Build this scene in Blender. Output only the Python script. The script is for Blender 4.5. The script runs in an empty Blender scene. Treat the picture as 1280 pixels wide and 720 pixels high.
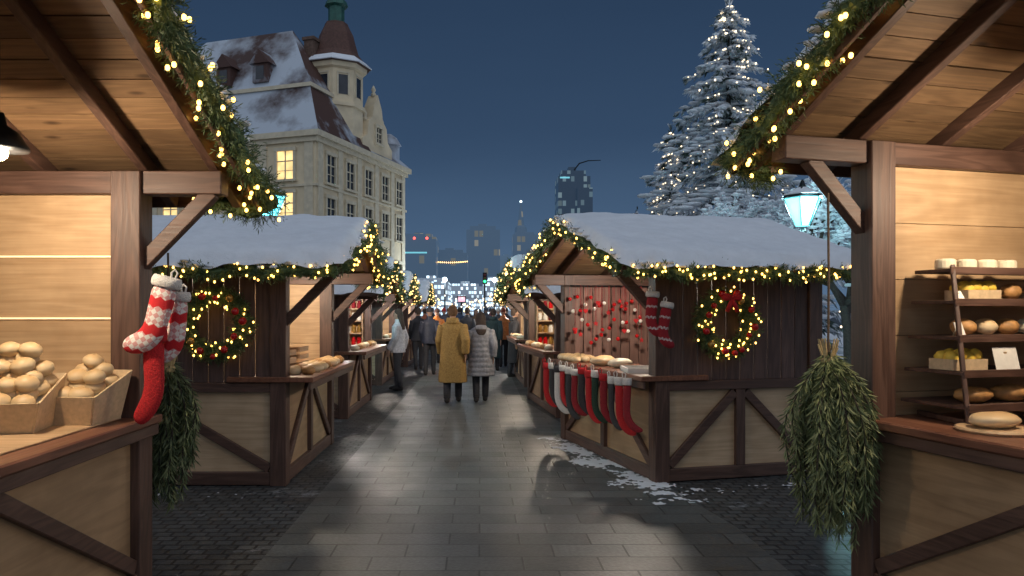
import bpy, bmesh, math, random
from mathutils import Vector as V, Matrix, noise
random.seed(7)
U=random.uniform; rad=math.radians; PI=math.pi
S=bpy.context.scene; COL=S.collection
F=924.4; CH=1.65
def PX(px,py,Y): return V(((px-600)/F*Y, Y, CH-(py-388)/F*Y))
def tag(o,label=None,cat=None,group=None,kind=None):
    if label: o['label']=label
    if cat: o['category']=cat
    if group: o['group']=group
    if kind: o['kind']=kind
    return o
def empty(name,loc,rz,label,cat,group=None):
    o=bpy.data.objects.new(name,None); COL.objects.link(o); o.location=loc; o.rotation_euler=(0,0,rz); o.empty_display_size=.1
    return tag(o,label,cat,group)
def inst(name,me,loc,parent=None,rot=None,scale=None):
    o=bpy.data.objects.new(name,me); COL.objects.link(o); o.location=loc
    if rot: o.rotation_euler=rot
    if scale: o.scale=scale
    if parent: o.parent=parent
    return o
class MB:
    def __init__(s): s.v=[]; s.f=[]
    def add(s,vs,fs):
        n=len(s.v); s.v+=[tuple(p) for p in vs]; s.f+=[tuple(i+n for i in f) for f in fs]; return s
    def box(s,x0,x1,y0,y1,z0,z1):
        return s.add([(x0,y0,z0),(x1,y0,z0),(x1,y1,z0),(x0,y1,z0),(x0,y0,z1),(x1,y0,z1),(x1,y1,z1),(x0,y1,z1)],
            [(0,3,2,1),(4,5,6,7),(0,1,5,4),(1,2,6,5),(2,3,7,6),(3,0,4,7)])
    def beam(s,p,q,w,h,up=(0,0,1)):
        p,q=V(p),V(q); d=(q-p).normalized(); sd=d.cross(V(up)).normalized(); u=sd.cross(d)
        vs=[e+sd*a*w/2+u*b*h/2 for e in (p,q) for a,b in ((-1,-1),(1,-1),(1,1),(-1,1))]
        return s.add(vs,[(0,1,2,3),(7,6,5,4),(0,4,5,1),(1,5,6,2),(2,6,7,3),(3,7,4,0)])
    def tube(s,pts,rs,n=8):
        pts=[V(p) for p in pts]; vs=[]; fs=[]; m=len(pts)
        if not isinstance(rs,(list,tuple)): rs=[rs]*m
        ref=None
        for i,p in enumerate(pts):
            d=(pts[min(i+1,m-1)]-pts[max(i-1,0)]).normalized()
            if ref is None: ref=d.orthogonal().normalized()
            a=(ref-d*ref.dot(d)).normalized(); ref=a; b=d.cross(a)
            for k in range(n):
                t=2*PI*k/n; vs.append(p+(a*math.cos(t)+b*math.sin(t))*rs[i])
        for i in range(m-1):
            for k in range(n): fs.append((i*n+k,i*n+(k+1)%n,(i+1)*n+(k+1)%n,(i+1)*n+k))
        fs+= [tuple(range(n-1,-1,-1)),tuple(range((m-1)*n,m*n))]
        return s.add(vs,fs)
    def rings(s,rg,n=16,c=(0,0)):
        vs=[];fs=[]
        for r in rg:
            cx,cy=(r[3],r[4]) if len(r)>3 else c
            for k in range(n):
                t=2*PI*k/n; vs.append((cx+r[1]*math.cos(t),cy+r[2]*math.sin(t),r[0]))
        m=len(rg)
        for i in range(m-1):
            for k in range(n): fs.append((i*n+k,i*n+(k+1)%n,(i+1)*n+(k+1)%n,(i+1)*n+k))
        fs+=[tuple(range(n-1,-1,-1)),tuple(range((m-1)*n,m*n))]
        return s.add(vs,fs)
    def lathe(s,prof,n=16,c=(0,0,0),ph=0):
        vs=[];fs=[];m=len(prof)
        for r,z in prof:
            for k in range(n):
                t=2*PI*k/n+ph; vs.append((c[0]+r*math.cos(t),c[1]+r*math.sin(t),c[2]+z))
        for i in range(m-1):
            for k in range(n): fs.append((i*n+k,i*n+(k+1)%n,(i+1)*n+(k+1)%n,(i+1)*n+k))
        fs+=[tuple(range(n-1,-1,-1)),tuple(range((m-1)*n,m*n))]
        return s.add(vs,fs)
    def ball(s,c,r,nu=10,nv=6,sc=(1,1,1),nz=0):
        c=V(c); vs=[]; fs=[]
        for j in range(nv+1):
            a=PI*j/nv
            for i in range(nu):
                t=2*PI*i/nu; d=V((math.sin(a)*math.cos(t),math.sin(a)*math.sin(t),math.cos(a)))
                k=r*(1+(nz*noise.noise(d*2+c*9) if nz else 0))
                vs.append((c.x+d.x*k*sc[0],c.y+d.y*k*sc[1],c.z+d.z*k*sc[2]))
        for j in range(nv):
            for i in range(nu): fs.append((j*nu+i,(j+1)*nu+i,(j+1)*nu+(i+1)%nu,j*nu+(i+1)%nu))
        return s.add(vs,fs)
    def leaf(s,p,d,L,w):
        p=V(p); d=V(d); sd=d.orthogonal().normalized(); sd.rotate(Matrix.Rotation(U(0,6.28),3,d)); sd*=w/2
        return s.add([p-sd*.5,p+d*L*.55-sd,p+d*L,p+d*L*.55+sd],[(0,1,2,3)])
    def poly(s,pts,axis,d0,d1):
        n=len(pts); g=(lambda u,z,d:(u,d,z)) if axis=='y' else (lambda u,z,d:(d,u,z))
        vs=[g(u,z,d0) for u,z in pts]+[g(u,z,d1) for u,z in pts]
        return s.add(vs,[tuple(range(n)),tuple(range(2*n-1,n-1,-1))]+[(i,(i+1)%n,n+(i+1)%n,n+i) for i in range(n)])
    def mesh(s,name,m,sx=1,k=1,smooth=False,recalc=True,vox=0,sm=0):
        me=bpy.data.meshes.new(name); me.from_pydata([(x*sx*k,y*k,z*k) for x,y,z in s.v],[],s.f)
        if recalc:
            bm=bmesh.new(); bm.from_mesh(me)
            if vox or smooth: bmesh.ops.remove_doubles(bm,verts=bm.verts,dist=1e-5)
            bmesh.ops.recalc_face_normals(bm,faces=bm.faces); bm.to_mesh(me); bm.free()
        if vox:
            o=bpy.data.objects.new('tmp',me); COL.objects.link(o)
            r=o.modifiers.new('r','REMESH'); r.mode='VOXEL'; r.voxel_size=vox
            if sm: q=o.modifiers.new('s','SMOOTH'); q.iterations=sm
            m2=bpy.data.meshes.new_from_object(o.evaluated_get(bpy.context.evaluated_depsgraph_get()))
            bpy.data.objects.remove(o); bpy.data.meshes.remove(me); me=m2; me.name=name
        me.materials.clear(); me.materials.append(m)
        if smooth or vox:
            me.polygons.foreach_set('use_smooth',[True]*len(me.polygons))
        return me
    def build(s,name,m,parent=None,bevel=0,loc=(0,0,0),**kw):
        o=inst(name,s.mesh(name,m,**kw),loc,parent)
        if bevel:
            b=o.modifiers.new('b','BEVEL'); b.width=bevel; b.segments=1; b.limit_method='ANGLE'
        return o
# ------------------------------------------------------------------ materials
def newmat(name):
    m=bpy.data.materials.new(name); m.use_nodes=True; return m,m.node_tree,m.node_tree.nodes['Principled BSDF']
def nd(nt,t,props=None,**ins):
    n=nt.nodes.new('ShaderNode'+t)
    for k,v in (props or {}).items(): setattr(n,k,v)
    for k,v in ins.items():
        key=int(k[1:]) if k[0]=='_' and k[1:].isdigit() else k.replace('_',' ')
        sk=n.inputs[key]
        if isinstance(v,bpy.types.NodeSocket): nt.links.new(v,sk)
        else: sk.default_value=v
    return n
def c4(c): return (c[0],c[1],c[2],1)
def ramp(nt,fac,stops):
    n=nt.nodes.new('ShaderNodeValToRGB'); nt.links.new(fac,n.inputs[0]); e=n.color_ramp.elements
    while len(e)<len(stops): e.new(.5)
    for i,(p,c) in enumerate(stops): e[i].position=p; e[i].color=c4(c)
    return n.outputs[0]
def mixc(nt,fac,a,b,bt='MIX'):
    n=nt.nodes.new('ShaderNodeMix'); n.data_type='RGBA'; n.blend_type=bt
    for k,v in ((0,fac),(6,a),(7,b)):
        if isinstance(v,bpy.types.NodeSocket): nt.links.new(v,n.inputs[k])
        else: n.inputs[k].default_value=v if k==0 else c4(v)
    return n.outputs[2]
def bump(nt,b,h,st,dist=.01):
    n=nd(nt,'Bump',Strength=st,Distance=dist,Height=h); nt.links.new(n.outputs[0],b.inputs['Normal'])
def obj(nt): return nt.nodes.new('ShaderNodeTexCoord').outputs['Object']
def simple(name,col,rough=.6,sc=20,var=.3,bm=.15,metal=0,isl=.3,dist=.01,top=None):
    m,nt,b=newmat(name); co=obj(nt)
    n=nd(nt,'TexNoise',Vector=co,Scale=sc,Detail=5.0)
    c=ramp(nt,n.outputs[0],[(.3,[x*(1-var) for x in col]),(.7,[min(1,x*(1+var)) for x in col])])
    if top:
        z_=nd(nt,'SeparateXYZ',Vector=co).outputs[2]
        v=nd(nt,'MapRange',Value=nd(nt,'Math',{'operation':'MULTIPLY_ADD'},_0=n.outputs[0],_1=.025,_2=z_).outputs[0],_1=.012,_2=.055).outputs[0]
        c=mixc(nt,v,c,top)
    if isl:
        g=nt.nodes.new('ShaderNodeNewGeometry').outputs['Random Per Island']
        c=mixc(nt,1,c,ramp(nt,g,[(0,[1-isl]*3),(1,[1,1,1])]),'MULTIPLY')
    nt.links.new(c,b.inputs['Base Color']); b.inputs['Roughness'].default_value=rough; b.inputs['Metallic'].default_value=metal
    if bm: bump(nt,b,n.outputs[0],bm,dist)
    return m
def wood(name,c1,c2,axis,rough=.55,isl=.35,sc=1,knots=0):
    m,nt,b=newmat(name); co=obj(nt)
    g=nt.nodes.new('ShaderNodeNewGeometry').outputs['Random Per Island']
    off=nd(nt,'VectorMath',{'operation':'SCALE'},_0=(37.,17.,23.),Scale=g).outputs[0]
    p=nd(nt,'VectorMath',{'operation':'ADD'},_0=co,_1=off).outputs[0]
    s=[9*sc,9*sc,9*sc]; s['xyz'.index(axis)]=.9*sc
    mp=nd(nt,'Mapping',Vector=p,Scale=tuple(s)).outputs[0]
    n1=nd(nt,'TexNoise',Vector=mp,Scale=1.,Detail=3.,Distortion=.6)
    rings=nd(nt,'Math',{'operation':'SINE'},_0=nd(nt,'Math',{'operation':'MULTIPLY'},_0=n1.outputs[0],_1=38.).outputs[0]).outputs[0]
    rr=nd(nt,'MapRange',Value=rings,_1=-1.,_2=1.).outputs[0]
    s2=[90.,90.,90.]; s2['xyz'.index(axis)]=3.
    n2=nd(nt,'TexNoise',Vector=nd(nt,'Mapping',Vector=p,Scale=tuple(s2)).outputs[0],Scale=1.,Detail=4.)
    big=nd(nt,'TexNoise',Vector=co,Scale=2.5,Detail=4.)
    h=nd(nt,'Math',{'operation':'MULTIPLY_ADD'},_0=rr,_1=.35,_2=nd(nt,'Math',{'operation':'MULTIPLY'},_0=n2.outputs[0],_1=.8).outputs[0]).outputs[0]
    c=ramp(nt,h,[(.2,c1),(.85,c2)])
    c=mixc(nt,1,c,ramp(nt,g,[(0,[1-isl]*3),(1,[1,1,1])]),'MULTIPLY')
    c=mixc(nt,1,c,ramp(nt,big.outputs[0],[(.3,(.72,.7,.68)),(.65,(1,1,1))]),'MULTIPLY')
    if knots:
        s3=[7.,7.,7.]; s3['xyz'.index(axis)]=2.6
        vo=nd(nt,'TexVoronoi',Vector=nd(nt,'Mapping',Vector=p,Scale=tuple(s3)).outputs[0],Scale=1.)
        c=mixc(nt,1,c,ramp(nt,vo.outputs[0],[(.05,(.3,.25,.22)),(.16,(1,1,1))]),'MULTIPLY')
    nt.links.new(c,b.inputs['Base Color'])
    nt.links.new(nd(nt,'MapRange',Value=n2.outputs[0],_3=rough-.12,_4=rough+.2).outputs[0],b.inputs['Roughness'])
    bump(nt,b,h,.25,.004); return m
def emis(name,col,st,var=0):
    m,nt,b=newmat(name); b.inputs['Base Color'].default_value=c4([min(1,x) for x in col])
    b.inputs['Emission Strength'].default_value=st
    if var:
        n=nd(nt,'TexNoise',Vector=obj(nt),Scale=var,Detail=3.)
        nt.links.new(ramp(nt,n.outputs[0],[(.3,[x*.35 for x in col]),(.7,col)]),b.inputs['Emission Color'])
    else: b.inputs['Emission Color'].default_value=c4(col)
    return m
def snowmat(name,col=(.78,.81,.86)):
    m,nt,b=newmat(name); co=obj(nt)
    n=nd(nt,'TexNoise',Vector=co,Scale=7.,Detail=8.,Roughness=.65); f=nd(nt,'TexNoise',Vector=co,Scale=90.,Detail=2.)
    nt.links.new(ramp(nt,n.outputs[0],[(.3,[x*.88 for x in col]),(.7,col)]),b.inputs['Base Color'])
    b.inputs['Roughness'].default_value=.75
    h=nd(nt,'Math',{'operation':'MULTIPLY_ADD'},_0=f.outputs[0],_1=.25,_2=n.outputs[0]).outputs[0]
    bump(nt,b,h,.5,.03); return m
def snowy(name,base,base2,amt,sc=1.2,up=.0,rough=.7,sncol=(.72,.77,.84),soft=.06):
    m,nt,b=newmat(name); co=obj(nt)
    n=nd(nt,'TexNoise',Vector=co,Scale=sc,Detail=6.,Roughness=.6)
    nz=nd(nt,'SeparateXYZ',Vector=nt.nodes.new('ShaderNodeNewGeometry').outputs['Normal']).outputs[2]
    az=nd(nt,'Math',{'operation':'ABSOLUTE'},_0=nz).outputs[0]
    v=nd(nt,'Math',{'operation':'MULTIPLY_ADD'},_0=az,_1=up,_2=n.outputs[0]).outputs[0]
    fac=ramp(nt,v,[(max(0,1-amt-soft),(0,0,0)),(min(1,1-amt+soft),(1,1,1))])
    br=nd(nt,'TexNoise',Vector=co,Scale=14.,Detail=3.)
    c=mixc(nt,fac,mixc(nt,br.outputs[0],base,base2),sncol)
    nt.links.new(c,b.inputs['Base Color']); b.inputs['Roughness'].default_value=rough; bump(nt,b,br.outputs[0],.3,.02); return m
M={}
FA,FB=(.066,.033,.024),(.145,.079,.057)
M['frame']=wood('frame_wood',FA,FB,'z',.5)
M['framey']=wood('frame_wood_along',FA,FB,'y',.5)
M['framex']=wood('frame_wood_across',FA,FB,'x',.5)
M['plank']=wood('dark_plank',(.075,.043,.037),(.16,.096,.08),'z',.6)
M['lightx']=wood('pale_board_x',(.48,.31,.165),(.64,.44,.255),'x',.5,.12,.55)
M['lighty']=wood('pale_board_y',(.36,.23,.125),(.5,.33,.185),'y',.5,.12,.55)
M['panel']=wood('beige_panel',(.52,.36,.215),(.7,.51,.325),'x',.5,.12,.55)
M['pink']=wood('lining_rosy',(.2,.11,.088),(.29,.165,.13),'z',.6,.3)
M['roofb']=wood('roof_board',(.17,.096,.046),(.3,.18,.09),'x',.6,.45,1,1)
M['counter']=wood('counter_board',(.15,.056,.034),(.27,.12,.07),'y',.35,.25)
M['snow']=snowmat('snow')
def firmat(name,a,b_,rough=.6):
    m,nt,b=newmat(name); g=nt.nodes.new('ShaderNodeNewGeometry').outputs['Random Per Island']
    n=nd(nt,'TexNoise',Vector=obj(nt),Scale=6.,Detail=2.)
    c=mixc(nt,1,ramp(nt,g,[(0,a),(1,b_)]),ramp(nt,n.outputs[0],[(.3,(.55,.55,.55)),(.7,(1,1,1))]),'MULTIPLY')
    nt.links.new(c,b.inputs['Base Color']); b.inputs['Roughness'].default_value=rough; return m
M['fir']=firmat('fir_green',(.045,.1,.04),(.14,.21,.08))
M['olive']=firmat('olive_needles',(.12,.16,.06),(.32,.36,.16))
M['olived']=firmat('dark_needles',(.085,.125,.055),(.21,.25,.105))
M['bulb']=emis('warm_bulb',(1,.55,.11),8)
M['bulbf']=emis('far_warm_bulb',(1,.6,.2),5)
M['bulbw']=emis('white_bulb',(1,.8,.52),2.8)
M['bulbc']=emis('pale_bulb',(1,.9,.75),3)
M['lampb']=emis('lamp_bulb',(1,.75,.45),14)
M['strip']=emis('warm_strip',(1,.74,.45),.8)
M['teal']=emis('lantern_glass',(.17,.9,1),2.9)
M['iron']=simple('black_iron',(.02,.022,.024),.45,30,.3,.1,.7,0)
M['red']=simple('red_wool',(.5,.014,.018),.85,120,.3,.6,0,.1)
M['dred']=simple('dark_red_wool',(.27,.012,.02),.85,120,.3,.6,0,.1)
M['green']=simple('green_wool',(.01,.035,.02),.85,120,.3,.6,0,.1)
M['dark']=simple('charcoal_wool',(.04,.036,.04),.85,120,.3,.6,0,.1)
M['white']=simple('white_fleece',(.72,.7,.67),.95,160,.2,1,0,.1)
M['gloss']=simple('red_gloss',(.55,.01,.012),.15,5,.1,0,0,.2)
M['gold']=simple('gold_gloss',(.6,.33,.08),.2,5,.1,0,.6,.2)
M['bun']=simple('bread_crust',(.76,.6,.37),.5,9,.12,.06,0,.12,top=(.6,.38,.17))
M['loaf']=simple('loaf_crust',(.5,.26,.09),.6,18,.45,.4,0,.2)
M['yellow']=simple('yellow_buns',(.8,.55,.07),.6,18,.25,.2,0,.2)
M['card']=simple('cardboard',(.62,.46,.28),.8,40,.12,.1,0,.08)
M['paper']=simple('white_paper',(.78,.76,.7),.7,30,.06,.05,0,0)
M['cheese']=simple('pale_cheese',(.75,.67,.5),.5,15,.1,.1,0,.1)
M['cord']=simple('cord',(.11,.075,.05),.8,60,.2,.2,0,0)
M['straw']=simple('straw',(.5,.38,.19),.8,60,.2,.2,0,0)
M['bark']=simple('bark',(.04,.03,.024),.9,25,.4,.6,0,0,.03)
M['frost']=snowy('frosted_needles',(.022,.045,.037),(.05,.08,.063),.48,1.6,.12)
M['frosttw']=snowy('frosted_twigs',(.09,.085,.085),(.16,.15,.15),.7,3,.1)
M['darkfir']=firmat('dark_fir',(.015,.028,.03),(.035,.055,.055))
def sockpat(name,c1,c2,per,th):
    m,nt,b=newmat(name); co=obj(nt); x=nd(nt,'SeparateXYZ',Vector=co)
    tri=nd(nt,'Math',{'operation':'PINGPONG'},_0=x.outputs[0],_1=per*.35).outputs[0]
    v=nd(nt,'Math',{'operation':'MULTIPLY_ADD'},_0=tri,_1=.6,_2=x.outputs[2]).outputs[0]
    w=nd(nt,'Math',{'operation':'PINGPONG'},_0=v,_1=per).outputs[0]
    fac=ramp(nt,nd(nt,'Math',{'operation':'DIVIDE'},_0=w,_1=per).outputs[0],[(th-.04,(0,0,0)),(th+.04,(1,1,1))])
    st=nd(nt,'TexChecker',Vector=nd(nt,'Mapping',Vector=co,Rotation=(0,.785,0)).outputs[0],Scale=1/(per*.33))
    fac=mixc(nt,1,fac,ramp(nt,st.outputs[1],[(0,(1,1,1)),(1,(.45,.45,.45))]),'MULTIPLY')
    nt.links.new(mixc(nt,fac,c1,c2),b.inputs['Base Color']); b.inputs['Roughness'].default_value=.9
    n=nd(nt,'TexNoise',Vector=co,Scale=150.); bump(nt,b,n.outputs[0],.6,.006); return m
M['knit']=sockpat('red_white_knit',(.55,.016,.022),(.78,.75,.71),.075,.36)
M['knitd']=sockpat('dark_red_white_knit',(.3,.012,.02),(.62,.56,.54),.05,.8)
def paving(name,bw,rh,mort,ca,cb,cm,snowa=0,wet=.35,dry=.75,stain=.7):
    m,nt,b=newmat(name); co=obj(nt)
    wob=nd(nt,'TexNoise',Vector=co,Scale=3.)
    cw=mixc(nt,.006,co,wob.outputs[1],'ADD')
    br=nd(nt,'TexBrick',{'offset':.43},Vector=cw,Scale=1.,Mortar_Size=mort,Mortar_Smooth=.25,Bias=0.,Brick_Width=bw,Row_Height=rh,Color1=c4(ca),Color2=c4(cb),Mortar=c4(cm))
    st=nd(nt,'TexNoise',Vector=co,Scale=1.1,Detail=8.,Roughness=.7); gr=nd(nt,'TexNoise',Vector=co,Scale=38.,Detail=5.)
    c=mixc(nt,1,br.outputs[0],ramp(nt,st.outputs[0],[(.25,(stain,stain,stain)),(.75,(1.15,1.15,1.15))]),'MULTIPLY')
    c=mixc(nt,1,c,ramp(nt,gr.outputs[0],[(.3,(.75,.75,.75)),(.7,(1.12,1.12,1.12))]),'MULTIPLY')
    ro=nd(nt,'MapRange',Value=st.outputs[0],_1=.33,_2=.67,_3=wet,_4=dry).outputs[0]
    if snowa:
        sn=nd(nt,'TexNoise',Vector=co,Scale=1.7,Detail=9.,Roughness=.78)
        c=mixc(nt,ramp(nt,sn.outputs[0],[(1-snowa,(0,0,0)),(1-snowa+.12,(.8,.8,.8))]),c,(.5,.53,.57))
    nt.links.new(c,b.inputs['Base Color']); nt.links.new(ro,b.inputs['Roughness'])
    h=nd(nt,'Math',{'operation':'MULTIPLY_ADD'},_0=br.outputs[1],_1=-1.,_2=nd(nt,'Math',{'operation':'MULTIPLY'},_0=gr.outputs[0],_1=.45).outputs[0]).outputs[0]
    bump(nt,b,h,.5,.011); return m
M['path']=paving('stone_slabs',.5,.26,.008,(.085,.096,.096),(.142,.157,.156),(.036,.04,.04),.29,.29,.54,.58)
M['cobble']=paving('dark_cobbles',.13,.1,.012,(.055,.06,.061),(.092,.098,.098),(.02,.021,.022),.43,.36,.7)
# ------------------------------------------------------------------ world, camera, dusk light
w=bpy.data.worlds.new("World"); S.world=w; w.use_nodes=True; nt=w.node_tree; bg=nt.nodes['Background']
z=nd(nt,'SeparateXYZ',Vector=nt.nodes.new('ShaderNodeTexCoord').outputs['Generated']).outputs[2]
cn=nd(nt,'TexNoise',Vector=nd(nt,'Mapping',Vector=nt.nodes.new('ShaderNodeTexCoord').outputs['Generated'],Scale=(1.5,1.5,5)).outputs[0],Scale=1.6,Detail=4.)
z2=nd(nt,'Math',{'operation':'MULTIPLY_ADD'},_0=cn.outputs[0],_1=.09,_2=nd(nt,'Math',{'operation':'SUBTRACT'},_0=z,_1=.045).outputs[0]).outputs[0]
nt.links.new(ramp(nt,z2,[(0,(.1,.16,.25)),(.08,(.066,.12,.207)),(.24,(.034,.067,.128)),(.42,(.021,.044,.09)),(1,(.026,.048,.092))]),bg.inputs[0]); bg.inputs[1].default_value=1
S.view_settings.view_transform='Standard'; S.view_settings.look='None'; S.view_settings.exposure=0
cam=bpy.data.cameras.new('camera'); co=bpy.data.objects.new('camera',cam); COL.objects.link(co); S.camera=co
cam.lens=26; cam.sensor_width=36; cam.shift_x=40/1280; cam.shift_y=28/1280; cam.clip_end=3000; cam.clip_start=.05
co.location=(0,0,CH); co.rotation_euler=(PI/2,0,0)
sl=bpy.data.lights.new('dusk_glow','SUN'); sl.energy=1.25; sl.angle=rad(135); sl.color=(.86,.92,1)
so=bpy.data.objects.new('dusk_glow',sl); COL.objects.link(so); so.rotation_euler=(rad(45),0,rad(10))
def point(loc,e,col=(1,.72,.42),r=.05,parent=None):
    l=bpy.data.lights.new('lamp_light','POINT'); l.energy=e; l.color=col; l.shadow_soft_size=r
    o=bpy.data.objects.new('lamp_light',l); COL.objects.link(o); o.location=loc; o.parent=parent; return o
# ------------------------------------------------------------------ ground
g=MB(); g.add([(-700,-60,0),(700,-60,0),(700,1200,0),(-700,1200,0)],[(0,1,2,3)]); tag(g.build('ground',M['cobble']),'dark cobbled ground with thin snow','ground',kind='structure')
g=MB(); g.add([(-1.45,-10,.004),(2.0,-10,.004),(1.95,5.6,.004),(.78,13.6,.004),(.8,90,.004),(-1.4,90,.004)],[(0,1,2,3,4,5)])
tag(g.build('path',M['path']),'grey stone slab path through the market','path',kind='structure')
def snowpatch(x0,y0,x1,y1,wd,label,th=.05):
    p=V((x0,y0)); q=V((x1,y1)); d=q-p; n=V((-d.y,d.x)).normalized(); nu=int(d.length/.018); nv=int(wd/.018); g=MB(); vs=[];fs=[];hs=[]
    for i in range(nu+1):
        for j in range(nv+1):
            u=i/nu; t=j/nv*2-1; pt=p+d*u+n*t*wd*.5
            f=.8*noise.noise(V((pt.x*2.2,pt.y*2.2,x0)))+.6*noise.noise(V((pt.x*7,pt.y*7,2)))+.6*noise.noise(V((pt.x*19,pt.y*19,4)))+.6*noise.noise(V((pt.x*41,pt.y*41,6)))-.55*t*t-th
            f*=min(1,u*6,(1-u)*6) if f>0 else 1
            hs.append(f); vs.append((pt.x,pt.y,.0055+max(0,min(.007,f*.015))))
    for i in range(nu):
        for j in range(nv):
            a=i*(nv+1)+j; fc=(a,a+nv+1,a+nv+2,a+1)
            if min(hs[k] for k in fc)>-.06: fs.append(fc)
    g.add(vs,fs); tag(g.build('snow_patch',M['snow'],smooth=True),label,'snow',kind='stuff')
snowpatch(.98,9.6,1.7,6.3,.7,'trodden snow along the base of the stall with stockings',-.1)
snowpatch(1.6,6.65,3.6,7.15,.45,'thin snow in front of the right wreath stall',.24)
snowpatch(-3.4,6.6,-1.7,6.65,.45,'thin snow in front of the left wreath stall',.3)
g=MB(); g.add([(4.2,9.5,.008),(60,9.5,.008),(60,70,.008),(3.2,70,.008)],[(0,1,2,3)]); tag(g.build('snow_field',M['snow']),'snowy ground under the trees on the right','snow',kind='structure')
# ------------------------------------------------------------------ stalls
def hut(s,o,rz,D,W,H,ov,eo,p,label,cp=.2,cd=.55,lining='lightx',npost=.15,bl=None,strips=False):
    t=empty('market_stall',(o[0],o[1],0),rz,label,'market stall'); tp=math.tan(rad(p)); bl=bl or ov-.13
    z0=lambda y:H+min(y,D-y)*tp
    def part(mb,name,m,bevel=.005,parent=t,**k): return mb.build(name,M[m],parent,bevel,sx=s,**k)
    a=npost
    for x,y in ((0,0),(0,D-a),(W-a,0),(W-a,D-a)): part(MB().box(x,x+a,y,y+a,0,H),'post','frame')
    part(MB().box(a,W-a,.01,a-.02,.01,.13),'base_beam','framex'); part(MB().box(a,W-a,D-a+.02,D-.01,.01,.13),'base_beam','framex')
    part(MB().box(.01,a-.02,a,D-a,.01,.13),'base_beam','framey')
    part(MB().box(a,W-a,.004,a-.03,.88,.97),'rail','framex'); part(MB().box(W/2-.05,W/2+.05,.012,.09,.13,.88),'stud','frame')
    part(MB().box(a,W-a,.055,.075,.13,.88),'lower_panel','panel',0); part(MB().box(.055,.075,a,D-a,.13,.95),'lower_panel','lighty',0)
    for q in (0,1):
        x0,x1=(a+.01,W/2-.06) if q==0 else (W-a-.01,W/2+.06)
        part(MB().beam((x0,.034,.16),(x1,.034,.85),.04,.085),'brace','framex')
        y0,y1=(a+.01,D/2) if q==0 else (D-a-.01,D/2)
        part(MB().beam((.034,y0,.16),(.034,y1-(.06 if q==0 else -.06),.9),.04,.085),'brace','framey')
    part(MB().box(.012,.09,D/2-.05,D/2+.05,.13,.95),'stud','frame')
    def planks(n0,n1,wd,fn,gap=.003):
        mb=MB(); k=max(1,round((n1-n0)/wd)); w_=(n1-n0)/k
        for i in range(k): fn(mb,n0+i*w_+gap,n0+(i+1)*w_-gap,U(-.003,.003))
        return mb
    part(planks(a,W-a,.15,lambda m,u,v,e:m.box(u,v,.03+e,.05+e,.97,H-.13)),'front_wall','plank',.004)
    part(planks(a,W-a,.15,lambda m,u,v,e:m.box(u,v,D-.05+e,D-.03+e,.13,H-.13)),'rear_wall','plank',.004)
    part(planks(a,D-a,.15,lambda m,u,v,e:m.box(W-.05+e,W-.03+e,u,v,.05,min(z0(u),z0(v))+.05)),'back_wall','plank',.004)
    if lining=='pink': part(planks(a,W-a,.13,lambda m,u,v,e:m.box(u,v,D-.09+e,D-.07+e,.13,H-.13),.005),'lining',lining,.003)
    else: part(planks(.15,H-.13,.36,lambda m,u,v,e:m.box(a-.02,W-a,D-.09+e*.5,D-.07+e*.5,u,v),.0015),'lining',lining,.002)
    if strips:
        k=round((H-.28)/.36); w_=(H-.28)/k
        for i in range(4,k):
            part(MB().box(a+.0,W-a,D-.102,D-.094,.15+i*w_-.005,.15+i*w_+.005),'light_strip','strip',0)
    part(MB().box(-cp,cd,-.03,D+.03,.975,1.025),'counter','counter',.008)
    part(MB().box(-cp+.02,-cp+.045,-.02,D+.02,.905,.972),'counter_apron','framey')
    for y in (.075,D-.075):
        part(MB().box(-ov+.06,W,y-.065,y+.065,H-.13,H+.004),'tie_beam','framex')
        part(MB().beam((.03,y,H-.12-bl-.03),(-bl,y,H-.11),.075,.085),'knee_brace','framex')
    part(MB().box(-ov,W+.1,D/2-.04,D/2+.04,z0(D/2)-.09,z0(D/2)+.06),'ridge_beam','framex')
    L=(D/2+eo)/math.cos(rad(p))
    for x in [-ov+.1]+[i*.62 for i in range(1+int(W/.62))]+[W-.02]:
        for sg in (0,1):
            ya,yb=(-eo+.02,D/2-.02) if sg==0 else (D+eo-.02,D/2+.02)
            part(MB().beam((x+.03,ya,z0(ya)+.045),(x+.03,yb,z0(yb)+.045),.06,.09),'rafter','framey')
    rf=MB(); nb=int(L/.145)
    for sg in (0,1):
        for i in range(nb):
            y=-eo+(i+.5)*(D/2+eo)/nb; zz=z0(y)+.103+U(-.002,.002); up=V((0,-tp,1)).normalized()
            if sg: y=D-y; up.y*=-1
            rf.beam((-ov,y,zz),(W+.22,y,zz),(D/2+eo)/nb/math.cos(rad(p))-.008,.022,up)
    roof=part(rf,'roof','roofb',0)
    for sg in (0,1):
        ya,yb=(-eo,D/2) if sg==0 else (D+eo,D/2)
        part(MB().beam((-ov-.016,ya,z0(ya)+.06),(-ov-.016,yb,z0(yb)+.06),.028,.17),'bargeboard','framey',parent=roof)
        part(MB().box(-ov,W+.22,ya-.03,ya-.004,z0(ya)+.02,z0(ya)+.115) if sg==0 else MB().box(-ov,W+.22,ya+.004,ya+.03,z0(ya)+.02,z0(ya)+.115),'eave_board','framex',parent=roof)
    nx=int((W+ov+.3)/.05); ny=54; vs=[];fs=[]; xa,xb=-ov-.085,W+.27; ya,yb=-eo-.1,D+eo+.08; sd=o[1]*3.1+o[0]
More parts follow.
